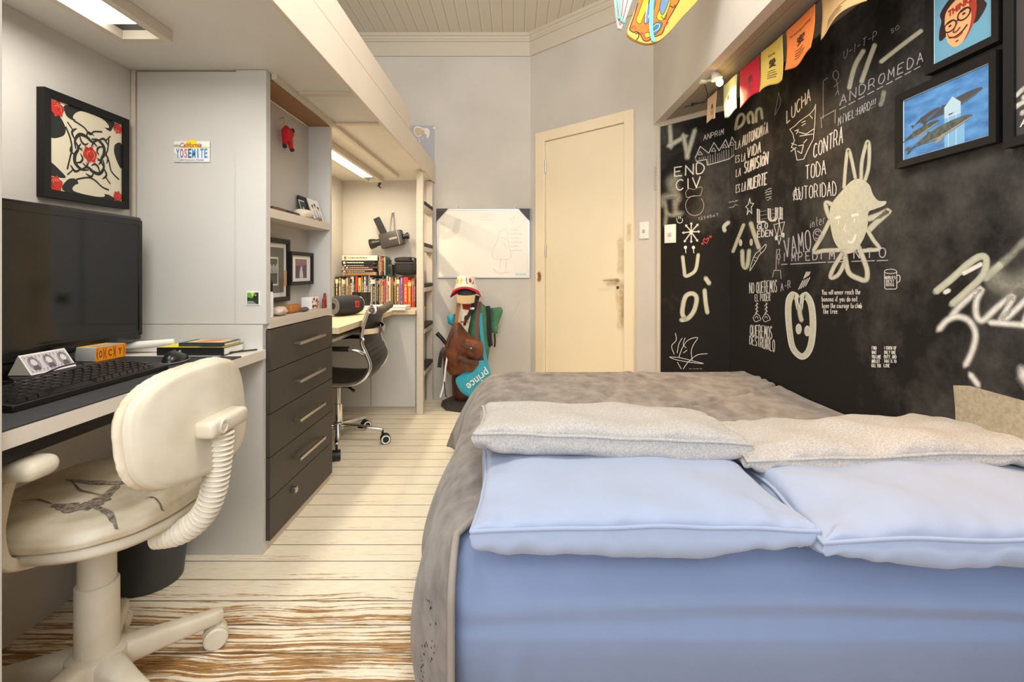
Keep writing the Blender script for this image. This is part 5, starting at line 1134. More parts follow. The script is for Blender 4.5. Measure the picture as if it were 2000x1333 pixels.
P('body', bg, cushion(bgx, 3.935, ZT + .054, .098, .06, .055, 3.6), M_NYL); P('lid', bg, cushion(bgx - .008, 3.935, ZT + .118, .088, .055, .024, 3.2), M_NYL)
P('zipper', bg, MB().tube([(bgx - .09, 3.873, ZT + .094), (bgx + .09, 3.873, ZT + .094)], .003, 6), mat('zip_grey', (96, 88, 82), .4))
P('strap', bg, MB().strap(smooth([(bgx + .02, 3.9, ZT + .135), (bgx + .06, 3.872, ZT + .125), (bgx + .075, 3.866, ZT + .08), (bgx + .07, 3.868, ZT + .03)], 6), .018, .005, (1, 0, .3)), M_BLACK)
# film camera hanging on the wall
D = 3.96
vc = thing('film_camera', 'black vintage cine camera hanging by its strap on the nook wall', 'camera', at(765, 468, D))
c = vc.location; tilt = Matrix.Rotation(math.radians(-13), 4, 'Y'); 
def TM(mb): mb.v = [tilt @ v for v in mb.v]; return mb
pxm = D / F
obj('body', TM(R(-21 * pxm, 23 * pxm, -.045, .045, -14.5 * pxm, 14.5 * pxm, .008)), mat('camera_grey', (64, 58, 54), .4), vc)
obj('lens_barrel', TM(MB().lathe([(.028, 0), (.028, .04), (.034, .05), (.042, .09), (.040, .094), (.030, .088)], (-20 * pxm, 0, .0), (-1, 0, 0), 24)), M_BLACK, vc)
obj('eyepiece', TM(MB().lathe([(.02, 0), (.02, .03), (.026, .034), (.026, .05)], (22 * pxm, 0, -.0), (1, 0, 0), 18)), M_BLACK, vc)
obj('grip', MB().strap([(-14 * pxm, 0, 9 * pxm), (-30 * pxm, 0, 42 * pxm)], .05, .03, (1, 0, .4)), M_BLACK, vc, bev=.005)
obj('name_plate', TM(B(-2 * pxm, 13 * pxm, -.0465, -.0452, -1.5 * pxm, 2.5 * pxm)), M_STEEL, vc)
obj('rear_trim', TM(B(15 * pxm, 16.5 * pxm, -.046, .046, -14 * pxm, 14 * pxm)), M_STEEL, vc)
obj('strap', MB().strap([(-3 * pxm, .0, 14 * pxm), (-2.6 * pxm, .03, 40 * pxm), (-2.4 * pxm, .075, 56 * pxm)], .012, .004, (1, 0, 0)), mat('grey_strap', (120, 110, 100), .5), vc)
obj('wall_hook', MB().lathe([(.004, 0), (.004, .02), (.007, .022)], (-2.4 * pxm, YB - c.y, 56 * pxm), (0, -1, 0), 10), M_STEEL, vc)
# lenses, speaker, white box
for i, (px, py, rr, hh) in enumerate(((697, 601, .034, .118), (714.5, 605, .033, .125))):
    q = onz(px, py, Z2); q.y = max(q.y, 3.4) if i else q.y
    ln = thing('camera_lens', ('shorter' if i == 0 else 'taller') + ' black camera lens standing on the corner desk ' + ('right behind the speaker' if i == 0 else 'left of the white box'), 'camera lens', (q.x, q.y, Z2))
    obj('barrel', MB().lathe([(rr * .8, 0), (rr * .82, .02), (rr * .95, .03), (rr * .95, hh * .55), (rr, hh * .6), (rr, hh * .85), (rr * 1.05, hh * .88), (rr * 1.05, hh)], n=26), M_BLACK, ln)
    obj('focus_ring', MB().lathe([(rr * .97, hh * .34), (rr * 1.0, hh * .36), (rr * 1.0, hh * .5), (rr * .97, hh * .52)], n=26, caps=False), mat('rubber', (30, 30, 30), .8), ln)
    obj('front_glass', MB().lathe([(rr * .9, hh + .001), (0, hh + .0015)], n=22, caps=False), M_BLACKG, ln)
q = onz(673, 619, Z2)
spk = thing('portable_speaker', 'black cylindrical portable speaker with red emblem at the front of the corner desk', 'speaker', (q.x - .025, q.y + .10, Z2 + .0645), math.radians(66))
M_MESHB = mat('speaker_cloth', (44, 42, 42), .8, bump=.3, bscale=900)
obj('barrel', MB().lathe([(.050, -.11), (.060, -.09), (.064, -.03), (.064, .03), (.060, .09), (.050, .11)], axis=(1, 0, 0), n=32), M_MESHB, spk)
for s_ in (-1, 1):
    e_ = obj('end_ring', MB().lathe([(.050, .108), (.053, .114), (.047, .117), (.044, .112)], axis=(s_, 0, 0), n=30), mat('grey_trim', (120, 120, 122), .3), spk); obj('bass_cone', MB().lathe([(.045, .108), (.036, .106), (.02, .112), (0, .114)], axis=(s_, 0, 0), n=28), M_BLACK, spk)
eb = MB(); eb.rbox(.012, .052, -.0655, -.060, -.014, .026, .003); obj('emblem', eb, cm((206, 50, 54)), spk)
eb = MB()
for k in range(3): eb.box(.018 + k * .011, .022 + k * .011, -.0662, -.065, -.008, .02)
obj('emblem_mark', eb, cm((120, 24, 30)), spk)
p0, p1 = onz(705, 607.5, Z2), onz(790, 607.5, Z2); lw = thing('white_carton', 'flat white carton lying on the corner desk in front of the book row', 'box', ((p0.x + p1.x) / 2, p0.y + .09, Z2))
P('base', lw, R(p0.x, p1.x, p0.y + .03, p0.y + .21, Z2, Z2 + .018, .003), M_PAPER); P('lid', lw, R(p0.x - .002, p1.x + .002, p0.y + .028, p0.y + .212, Z2 + .0185, Z2 + .030, .004), M_WHITE)
a = Art(lambda u, v, z: Vector((p0.x + (p1.x - p0.x) * u, p0.y + .03 + .18 * v, Z2 + .0305 + z)) - lw.location, .0003); a.rect(.38, .2, .52, .8, (150, 146, 140)); a.build('lid_print', lw)

# ================================================================== BLACK DESK CHAIR
oc = thing('office_chair', 'black ribbed office chair with chrome frame at the corner desk', 'chair', (-1.06, 2.98, 0), math.radians(2))
for k in range(5):
    an = math.radians(-2 + 72 * k); d = Vector((math.cos(an), math.sin(an), 0)); nn_ = Vector((-d.y, d.x, 0))
    lgm = MB(); lgm.strap([d * .02 + Vector((0, 0, .112)), d * .15 + Vector((0, 0, .10)), d * .27 + Vector((0, 0, .082))], [.034, .030, .022], .022, nn_)
    lgo = obj('leg', lgm, M_CHROME, oc, bev=.005)
    wc = d * .285 + Vector((0, 0, .030)); ax = nn_ if k % 2 == 0 else (nn_ + d * .6).normalized()
    if k == 0: ax = Vector((.35, -1, 0)).normalized()
    cs = obj('caster', MB().tube([d * .268 + Vector((0, 0, .083)), d * .268 + Vector((0, 0, .05))], .007, 8).lathe([(.012, -.008), (.026, -.008), (.026, .008), (.012, .008)], wc, ax, 20), M_BLACK, lgo)
    for s_ in (-1, 1):
        obj('wheel', MB().lathe([(.030, .009 * s_), (.030, .020 * s_), (.026, .022 * s_), (.0, .022 * s_)], wc, ax, 22), M_BLACK, lgo)
        obj('wheel_ring', MB().lathe([(.026, .0225 * s_), (.022, .0235 * s_), (.0185, .0225 * s_)], wc, ax, 22, caps=False), M_WHITE, lgo)
obj('gas_column', MB().lathe([(.032, .09), (.032, .13), (.026, .135), (.026, .24), (.016, .242), (.016, .36)], n=22), M_CHROME, oc)
obj('mechanism', R(-.10, .10, -.06, .06, .345, .38, .01), M_BLACK, oc)
obj('tilt_lever', MB().tube([(.04, -.05, .36), (.10, -.09, .352), (.13, -.12, .345)], [.006, .006, .009], 8), M_BLACK, oc)
# one continuous side curve: seat front -> seat rear -> back top
curve = smooth([(-.28, 0, .405), (-.22, 0, .425), (-.05, 0, .405), (.12, 0, .40), (.205, 0, .43), (.245, 0, .50), (.225, 0, .57), (.20, 0, .63), (.205, 0, .72), (.235, 0, .815)], 8)
HW = .215
for s_ in (-1, 1): obj('side_frame', MB().tube([p + Vector((0, s_ * HW, 0)) for p in curve], .0115, 12), M_CHROME, oc, sharp=60)
def sling(u, v):
    i = u * (len(curve) - 1); i0_ = min(int(i), len(curve) - 2); p = curve[i0_].lerp(curve[i0_ + 1], i - i0_); t_ = (curve[i0_ + 1] - curve[i0_]).normalized(); n_ = Vector((-t_.z, 0, t_.x))
    sag = -.012 * (1 - (2 * v - 1) ** 2); rib = .003 * abs(math.sin(u * PI * 22)) ** .5
    return p + Vector((0, (2 * v - 1) * (HW - .008), 0)) + n_ * (sag + rib)
M_LEATHER = mat('black_leather', (26, 25, 25), .42, bump=.05, bscale=400)
nS = int(len(curve) * .52)
seat_fn = lambda u, v: sling(u * .55, v); back_fn = lambda u, v: sling(.55 + u * .45, v)
obj('seat', MB().grid(seat_fn, 110, 9), M_LEATHER, oc, recalc=False, solid=.012, sharp=70); obj('backrest', MB().grid(back_fn, 90, 9), M_LEATHER, oc, recalc=False, solid=.012, sharp=70)
tp = curve[-1]
obj('top_roll', MB().tube([tp + Vector((0.006 * math.cos(t_) + (.018 if 1 else 0), -HW + 2 * HW * j / 12, .004 - .018 * math.sin(PI * j / 12))) for j in range(13) for t_ in (0,)], .024, 16), mat('brown_leather_roll', (92, 80, 70), .5), oc, sharp=60)
for s_ in (-1, 1): obj('roll_cap', MB().lathe([(.026, 0), (.026, .01), (.018, .012), (.0, .010)], (tp.x + .024, s_ * (HW + .002), tp.z + .004), (0, s_, 0), 20), M_CHROME, oc)
obj('back_brace', MB().strap(smooth([(.205, -HW, .695), (.25, -HW * .55, .69), (.268, 0, .688), (.25, HW * .55, .69), (.205, HW, .695)], 8), .030, .006, (0, 0, 1)), M_CHROME, oc)
for s_ in (-1, 1):
    obj('arm_loop', MB().tube(smooth([(.215, s_ * (HW + .02), .575), (.16, s_ * (HW + .035), .60), (.02, s_ * (HW + .04), .602), (-.14, s_ * (HW + .038), .592), (-.185, s_ * (HW + .03), .55), (-.15, s_ * (HW + .015), .47), (-.10, s_ * (HW + .005), .41)], 8), .010, 10), M_CHROME, oc, sharp=60)
    obj('arm_pad', MB().tube([(.14, s_ * (HW + .036), .606), (.0, s_ * (HW + .04), .608), (-.13, s_ * (HW + .038), .60)], .014, 12), M_BLACK, oc); obj('bolt', MB().lathe([(.011, 0), (.011, .012), (.006, .014)], (.208, s_ * (HW + .008), .655), (0, s_, 0), 12), M_CHROME, oc)

# ================================================================== LADDER, WHITEBOARD
ld = thing('loft_ladder', 'upright pale grey ladder with black-topped treads at the far end of the loft', 'ladder', (-.68, 3.8, 0))
P('post', ld, B(-.708, -.660, 3.585, 3.628, 0, ZL - .013), M_CABEDGE, bev=.0015); P('post', ld, B(-.708, -.660, 3.985, 4.035, 0, ZL - .013), M_CABEDGE, bev=.0015)
for z_ in (.305, .612, .915, 1.215, 1.52):
    tr = P('tread', ld, B(-.712, -.656, 3.628, 3.985, z_ - .032, z_), M_CABEDGE, bev=.0015); P('grip_pad', ld, R(-.714, -.654, 3.632, 3.981, z_ + .0003, z_ + .028, .004), mat('tread_black', (56, 52, 50), .7), tr)
bx0, bx1 = at(854, 0, 4.04).x, at(1034, 0, 4.04).x; bz0, bz1 = at(0, 543, 4.04).z, at(0, 409, 4.04).z
bd = thing('whiteboard', 'whiteboard with dark corner guards hanging on the grey back wall', 'whiteboard', ((bx0 + bx1) / 2, YB, bz0))
P('panel', bd, B(bx0 + .006, bx1 - .006, YB - .016, YB - .002, bz0 + .006, bz1 - .006), mat('whiteboard_white', (246, 238, 222), .25))
fm = MB()
for q in ((bx0, bx1, bz0, bz0 + .012), (bx0, bx1, bz1 - .012, bz1), (bx0, bx0 + .012, bz0 + .012, bz1 - .012), (bx1 - .012, bx1, bz0 + .012, bz1 - .012)): fm.box(q[0], q[1], YB - .021, YB - .001, q[2], q[3])
P('frame', bd, fm, mat('aluminium', (206, 204, 198), .35, metal=.6), bev=.001)
for s_, xx in ((1, bx0), (-1, bx1)): P('corner_guard', bd, MB().prism([(xx - s_ * .004, YB - .026, bz1 + .004), (xx + s_ * .09, YB - .026, bz1 + .004), (xx - s_ * .004, YB - .026, bz1 - .10)], (0, .024, 0)), mat('corner_black', (54, 52, 52), .5))
for px in (892, 1005): P('hook', bd, MB().tube([at(px, 409, YB - .012), at(px, 404, YB - .012), at(px + 3, 402.5, YB - .006)], .004, 8), M_WHITE)
MK = paint_mat('spray_marker', (214, 160, 140), .15, .5, 60); MK2 = paint_mat('spray_marker_grey', (190, 180, 168), .17, .4, 60)
a = Art(lambda u, v, z: at(u, v, YB - .0163) + Vector((0, -z, 0)) - bd.location, .0006)
a.line([(862, 440), (866, 462), (888, 452), (894, 432)], 14, MK2, True, True)
a.build('marker_smear', bd)
a = Art(lambda u, v, z: at(u, v, YB - .0163) + Vector((0, -z, 0)) - bd.location, .0008)
for q in (((975, 455), (985, 448), (992, 455), (992, 470), (996, 490), (996, 505), (966, 506), (962, 490), (970, 475), (975, 455)), ((978, 506), (976, 525)), ((988, 506), (988, 527)), ((980, 464), (990, 468)), ((984, 474), (990, 486))): a.line(q, 1.6, MK, True)
a.line([(964, 526), (974, 534), (994, 532)], 3, MK, True, True)
for i in range(6): a.line([(998, 450 + i * 8), (1008, 449 + i * 8), (1014 + (i % 2) * 5, 450 + i * 8)], 1.6, MK2)
for i in range(3): a.line([(938, 420 + i * 5), (962, 419 + i * 5)], 1.2, MK2)
a.line([(996, 430), (1004, 424), (1000, 438)], 1.3, MK2); a.rect(1007, 534, 1028, 538, (214, 226, 224))
a.build('faded_marker_lettering', bd)

# ================================================================== COAT STAND WITH BAGS AND HATS
SD = 3.80; sx, sy = at(906, 790, SD).x, SD
def W3(px, py, D=SD): return at(px, py, D)
st = thing('coat_stand', 'dark stand on black octagonal base holding hats and bags by the whiteboard', 'coat stand', (sx, sy, 0))
ob = MB(); vs = [];
ob.lathe([(.17, 0), (.175, .008), (.165, .045), (.135, .055), (.0, .056)], (sx, sy, 0), n=8)
P('base', st, ob, mat('stand_black', (58, 52, 48), .55), sharp=20)
P('pole', st, MB().tube([(sx, sy, .05), (sx, sy, .94)], .018, 14), M_FRAME); P('top_knob', st, ell(sx + .01, sy, .95, .045, .045, .05), M_FRAME)
P('crossbar', st, MB().tube([(sx - .03, sy + .03, .72), (sx + .12, sy + .05, .72)], .010, 10), M_FRAME)
drum = tag(obj('red_basket', MB().lathe([(.09, .057), (.105, .09), (.11, .20), (.10, .30), (.09, .30), (.09, .12), (.0, .09)], (sx + .015, sy + .015, 0), n=28), mat('dark_red_leather', (110, 42, 30), .45, vary=.5, vscale=7, col2=(44, 34, 32))), 'dark red and black tub standing on the coat stand base', 'tub')
# hats
ht = thing('bucket_hat', 'white bucket hat with red brim and colour prints on top of the coat stand', 'hat', W3(910, 560)); hc = W3(910, 556, 3.80); pxm = SD / F
def hatf(u, v):
    pr_ = [(.0, .070), (.05, .068), (.066, .055), (.076, .01), (.080, .0), (.100, -.03), (.118, -.055)]
    i = v * (len(pr_) - 1); i0_ = min(int(i), len(pr_) - 2); t = i - i0_; r_ = pr_[i0_][0] * (1 - t) + pr_[i0_ + 1][0] * t; z_ = pr_[i0_][1] * (1 - t) + pr_[i0_ + 1][1] * t
    a_ = 2 * PI * u; z_ += -.022 * max(0, v - .6) / .4 * (1 - math.sin(a_)) * -.6 if False else 0
    fl = max(0, (v - .62) / .38); z_ += fl * .028 * max(0, -math.sin(a_)) - fl * .045 * abs(math.cos(a_)) ** 2
    return Vector((r_ * math.cos(a_), r_ * math.sin(a_) * .95, z_))
mcr = MB().grid(lambda u, v: hatf(u, v * .84), 40, 18, cu=True); o1 = obj('crown', mcr, mat('hat_white', (240, 232, 216), .85), ht, recalc=False, solid=.003)
obj('brim', MB().grid(lambda u, v: hatf(u, .84 + v * .16), 40, 6, cu=True), mat('hat_red', (204, 44, 62), .85), ht, recalc=False, solid=.004)
def hatfront(u, v, z): a_ = -PI / 2 + u; p = hatf(a_ / (2 * PI) % 1, v); return p + Vector((math.cos(a_), math.sin(a_), 0)) * (.002 + z)
a = Art(hatfront, .0006)
for u, v, c_, rr in ((-.4, .42, (236, 206, 30), .12), (.55, .42, (210, 40, 70), .15), (-.85, .45, (236, 214, 70), .1), (.15, .4, (120, 110, 110), .06), (.2, .52, (90, 90, 90), .05), (-.45, .55, (240, 220, 90), .08), (.9, .5, (80, 90, 120), .06), (.75, .55, (214, 60, 90), .07)): a.disc(u, v, rr, c_, .07, 10)
a.build('hat_print', ht); ht.location = hc
cpx = thing('baseball_cap', 'dark cap with tan visor hanging under the bucket hat on the coat stand', 'cap', W3(911, 574, 3.76))
obj('crown', ell(0, .03, .005, .070, .065, .055), mat('cap_dark', (66, 64, 70), .85), cpx)
obj('visor', MB().grid(lambda u, v: Vector(((u - .5) * .145 * (1 - .12 * v), -.038 - .022 * v - .02 * math.cos((u - .5) * PI), -.012 - .062 * v - .008 * (2 * u - 1) ** 2 * -1)), 16, 8), mat('cap_tan', (206, 178, 134), .85), cpx, recalc=False, solid=.005)
# cream shirt, green pack, brown pack, turquoise racket bag
shirt = thing('cream_shirt', 'cream cloth with red collar label hanging behind the brown backpack', 'shirt', W3(905, 640, 3.77))
def sheet(pts_l, pts_r, D, bulge, n=20, m=10, nz=.006, seed=0, cen=0):
    Lp = smooth([(x, y, 0) for x, y in pts_l], 6); Rp = smooth([(x, y, 0) for x, y in pts_r], 6)
    def f(u, v):
        i = u * (len(Lp) - 1); k_ = min(int(i), len(Lp) - 2); t = i - k_; l_ = Lp[k_].lerp(Lp[k_ + 1], t); i = u * (len(Rp) - 1); k_ = min(int(i), len(Rp) - 2); t = i - k_; r_ = Rp[k_].lerp(Rp[k_ + 1], t); p = l_.lerp(r_, v)
        return at(p.x, p.y, D - bulge * (math.sin(PI * v) ** .6) * (math.sin(PI * min(1, .12 + u * .88)) ** .5) + nz * noise.noise(Vector((u * 5 + seed, v * 5, 0))))
    return MB().grid(f, n, m)
def bagmesh(pts_l, pts_r, D, bulge, back, **k):     # closed soft body: front sheet and back sheet
    f_ = sheet(pts_l, pts_r, D, bulge, 24, 16, **k); b_ = sheet(pts_l, pts_r, D, -back, 24, 16, **k); return join(f_, b_)
P('cloth', shirt, bagmesh([(894, 588), (893, 620), (897, 660), (905, 690)], [(918, 588), (920, 615), (914, 650), (912, 690)], 3.77, .02, .01), mat('cream_cloth', (232, 218, 190), .9, bump=.3, bscale=30))
P('label', shirt, sheet([(903, 594), (904, 604)], [(921, 595), (919, 606)], 3.748, .004, 5, 5, 0), mat('red_label', (160, 44, 30), .8)); P('stripe', shirt, sheet([(899, 628), (899, 630)], [(915, 628), (915, 630)], 3.742, .002, 4, 5, 0), mat('red_label', (160, 44, 30), .8))
gp = thing('green_backpack', 'green canvas backpack with black straps hanging on the right of the coat stand', 'backpack', W3(945, 640, 3.86))
M_GREEN = mat('green_canvas', (82, 138, 104), .85, vary=.25, vscale=14)
P('body', gp, bagmesh([(926, 585), (918, 620), (912, 670), (918, 700), (930, 720)], [(938, 590), (952, 605), (955, 640), (956, 680), (952, 712)], 3.84, .07, .05, seed=3), M_GREEN)
P('side_pocket', gp, bagmesh([(956, 602), (958, 620), (957, 640), (960, 652)], [(978, 600), (982, 608), (976, 626), (970, 640)], 3.86, .03, .03, seed=5), M_GREEN)
P('lower_pocket', gp, bagmesh([(960, 637), (961, 650)], [(973, 637), (972, 652)], 3.85, .02, .02, seed=6), M_GREEN)
P('strap', gp, MB().strap(smooth([W3(932, 578, 3.79), W3(924, 600, 3.765), W3(912, 620, 3.75), W3(907, 636, 3.75)], 6), [.045] * 8 + [.035] * 6 + [.02] * 5, .006, (1, 0, .3)), M_NYL)
P('strap', gp, MB().strap(smooth([W3(953, 598, 3.82), W3(954, 625, 3.81), W3(956, 655, 3.81), W3(958, 676, 3.82)], 6), .034, .008, (1, 0, 0)), M_NYL); P('buckle', gp, R(*(lambda q: (q.x - .018, q.x + .018, 3.742, 3.750, q.z - .012, q.z + .008))(W3(922, 603, 3.74)), .002), M_STEEL)
for px in (957, 966): P('cord', gp, MB().tube([W3(px, 652, 3.82), W3(px + 1, 668, 3.82), W3(px, 678, 3.82)], .006, 8), M_BLACK)
rb = thing('racket_bag', 'turquoise racket bag with white lettering hanging low on the coat stand', 'bag', W3(925, 730, 3.68))
M_TURQ = mat('turquoise_nylon', (56, 172, 196), .5, vary=.15, vscale=8)
P('bag_head', rb, bagmesh([(928, 706), (905, 728), (890, 742), (899, 764), (915, 776)], [(945, 704), (957, 722), (956, 742), (945, 765), (930, 777)], 3.665, .03, .03, seed=9), M_TURQ)
P('strap', rb, MB().strap(smooth([W3(938, 612, 3.76), W3(941, 650, 3.745), W3(946, 690, 3.735), W3(953, 722, 3.70)], 8), .026, .006, (1, 0, 0)), M_TURQ)
P('bag_shaft', rb, bagmesh([(873, 618), (875, 632)], [(889, 613), (889, 640)], 3.80, .03, .03), M_TURQ)
o_ = W3(947, 716, 3.628); e_ = W3(906, 748, 3.628); ux = (e_ - o_) * 1.0; up = Vector((ux.z, 0, -ux.x)).normalized() * .072
glyphs('prince', o_ - rb.location - up * -.0, ux, -up if up.z > 0 else up, (0, -1, 0), M_WHITE, 'lettering', rb, .002, .012, .1)
rk = thing('tennis_racket', 'black racket handle sticking out behind the brown backpack', 'racket', W3(860, 660, 3.80))
P('handle', rk, MB().tube([W3(853, 651, 3.81), W3(862, 660, 3.81), W3(878, 680, 3.81)], [.017, .015, .014], 12), M_BLACK); P('shaft', rk, MB().tube([W3(878, 680, 3.81), W3(905, 712, 3.81)], .011, 10), M_FRAME)
bp = thing('brown_backpack', 'brown leather backpack with straps hanging on the front of the coat stand', 'backpack', W3(905, 680, 3.70))
M_BRN = mat('brown_suede', (134, 76, 42), .6, vary=.35, vscale=9, col2=(92, 48, 26), bump=.2, bscale=60); M_BRND = mat('dark_leather', (82, 56, 42), .45)
P('body', bp, bagmesh([(886, 632), (874, 660), (866, 690), (868, 715), (880, 733)], [(898, 630), (918, 655), (942, 670), (940, 712), (915, 736)], 3.71, .10, .05, seed=2), M_BRN)
P('flap', bp, bagmesh([(885, 634), (874, 665), (870, 690), (877, 708)], [(895, 632), (909, 660), (911, 690), (890, 716)], 3.63, .05, .02, seed=4), M_BRN)
P('front_pocket', bp, bagmesh([(906, 664), (902, 680), (905, 692), (914, 698)], [(930, 664), (942, 672), (940, 692), (930, 704)], 3.62, .05, .02, seed=8), M_BRN)
P('lower_panel', bp, bagmesh([(898, 700), (890, 712), (893, 722)], [(934, 704), (935, 712), (922, 728)], 3.63, .03, .02, seed=11), M_BRN)
P('buckle_strap', bp, MB().strap([W3(901, 672, 3.555), W3(915, 678, 3.548), W3(930, 684, 3.560)], .024, .006, (.3, 0, 1)), M_BRND); P('buckle_strap', bp, MB().strap([W3(895, 697, 3.575), W3(908, 703, 3.57), W3(930, 711, 3.59)], .026, .006, (.3, 0, 1)), M_BRND)
P('rivet', bp, MB().lathe([(.007, 0), (.007, .004), (.0, .005)], W3(920, 681, 3.545), (0, -1, 0), 10), M_STEEL)
P('zipper', bp, MB().strap(smooth([W3(889, 642, 3.595), W3(880, 658, 3.58), W3(876, 680, 3.575)], 6), .012, .004, (1, 0, 0)), M_BLACK); P('zip_pull', bp, MB().tube([W3(891, 636, 3.585), W3(891, 646, 3.578)], .005, 8), M_STEEL)
P('shoulder_strap', bp, MB().strap(smooth([W3(937, 590, 3.77), W3(933, 615, 3.72), W3(931, 650, 3.68), W3(929, 672, 3.66)], 6), .030, .006, (1, 0, 0)), mat('strap_brown', (104, 66, 46), .7)); P('shoulder_strap', bp, MB().strap(smooth([W3(896, 588, 3.77), W3(893, 610, 3.73), W3(891, 635, 3.69)], 6), .026, .006, (1, 0, 0)), mat('strap_tan', (150, 96, 56), .7))
P('side_strap', bp, MB().strap(smooth([W3(868, 680, 3.66), W3(862, 692, 3.65), W3(858, 718, 3.66)], 6), .03, .006, (1, 0, 0)), M_BLACK)
tag(obj('white_ribbon', MB().strap(smooth([W3(874, 694, 3.64), W3(870, 720, 3.65), W3(867, 750, 3.68), W3(860, 776, 3.70)], 8), .013, .004, (1, 0, 0)), M_WHITE), 'white ribbon dangling from the left side of the brown backpack', 'ribbon')
tag(obj('black_lace', MB().tube(smooth([W3(868, 700, 3.66), W3(867, 735, 3.68), W3(870, 770, 3.66), W3(873, 776, 3.66)], 8), .004, 6), M_BLACK), 'thin black cord hanging from the brown backpack to the stand base', 'cord')
# ================================================================== BED
ZB = .46; BXL = -.135; BY0 = 1.075; BY1 = 2.80
M_SHEET = mat('blue_cotton_sheet', (130, 147, 182), .85, vary=.05, vscale=6, sheen=.25, bump=.05, bscale=500)
M_PBLUE = mat('blue_pillow_cotton', (160, 174, 202), .85, vary=.04, vscale=8, sheen=.25, bump=.05, bscale=400)
M_BLANK = mat('grey_velvet_blanket', (146, 140, 137), .9, vary=.3, vscale=15, sheen=.2, col2=(110, 105, 103), bump=.15, bscale=60, stretch=(1.2, .8, 1))
M_MARL = mat('grey_marl_jersey', (196, 192, 187), .9, vary=.12, vscale=260, stretch=(1, 1, 1), col2=(166, 163, 160), bump=.06, bscale=400)
bed = thing('double_bed', 'double bed with blue fitted sheet standing against the black wall', 'bed', (.55, 2.0, 0))
def mattress(u, v):     # cross-section closed in u around x, lofted along y by v
    pass
def rbulge(mb, amp, sc__, seed): 
    mb.v = [p + Vector((noise.noise(p * sc__ + Vector((seed, 0, 0))), noise.noise(p * sc__ + Vector((0, seed, 0))), noise.noise(p * sc__ + Vector((0, 0, seed))))) * amp for p in mb.v]; return mb
bm = bmesh.new(); bmesh.ops.create_cube(bm, size=1)
for v_ in bm.verts: v_.co = Vector((BXL + (XR - .004 - BXL) * (v_.co.x + .5), BY0 + (BY1 - BY0) * (v_.co.y + .5), .17 + (ZB - .17) * (v_.co.z + .5)))
bmesh.ops.bevel(bm, geom=list(bm.edges), offset=.045, segments=5, affect='EDGES', profile=.5)
P('mattress', bed, MB().bm(bm), M_SHEET, sharp=60)
P('base', bed, R(BXL + .004, XR - .008, BY0 + .010, BY1 - .01, .05, .168, .01), M_SHEET)
for x_ in (BXL + .06, XR - .08):
    for y_ in (BY0 + .06, BY1 - .06): P('leg', bed, MB().tube([(x_, y_, 0), (x_, y_, .055)], .025, 14), M_FRAME)
# folds of the sheet hanging on the front face
PROF = [(.06, 1.085), (.12, 1.052), (.20, 1.018), (.26, .998), (.30, .990), (.34, .995), (.38, 1.012), (.42, 1.038), (.452, 1.075), (.469, 1.15)]
def front(u, v):
    x = BXL + .004 + (XR - .010 - BXL) * u
    i = v * (len(PROF) - 1); k_ = min(int(i), len(PROF) - 2); t = i - k_; t = t
    z = PROF[k_][0] * (1 - t) + PROF[k_ + 1][0] * t; y = PROF[k_][1] * (1 - t) + PROF[k_ + 1][1] * t
    wv = .018 * math.sin(x * 2.2 + .4)
    y -= .020 * math.exp(-((z - .355 - wv) / .024) ** 2) * (.35 + .65 * u) - .014 * math.exp(-((z - .318 - wv) / .022) ** 2) * (.3 + .7 * u)
    if u < .4: y -= (.020 * math.exp(-((u - .075 - (z - .1) * .12) / .016) ** 2) - .010 * math.exp(-((u - .045 - (z - .1) * .10) / .012) ** 2) + .008 * math.exp(-((u - .13 - (z - .1) * .16) / .014) ** 2)) * max(0, .30 - z) * 4.5
    y += .003 * noise.noise(Vector((x * 3, z * 5, 0)))
    if u < .03: y += .03 * (1 - u / .03) ** 2
    return Vector((x, y, z))
P('sheet_overhang', bed, MB().grid(front, 120, 60), M_SHEET, sharp=80, recalc=False, solid=.003)

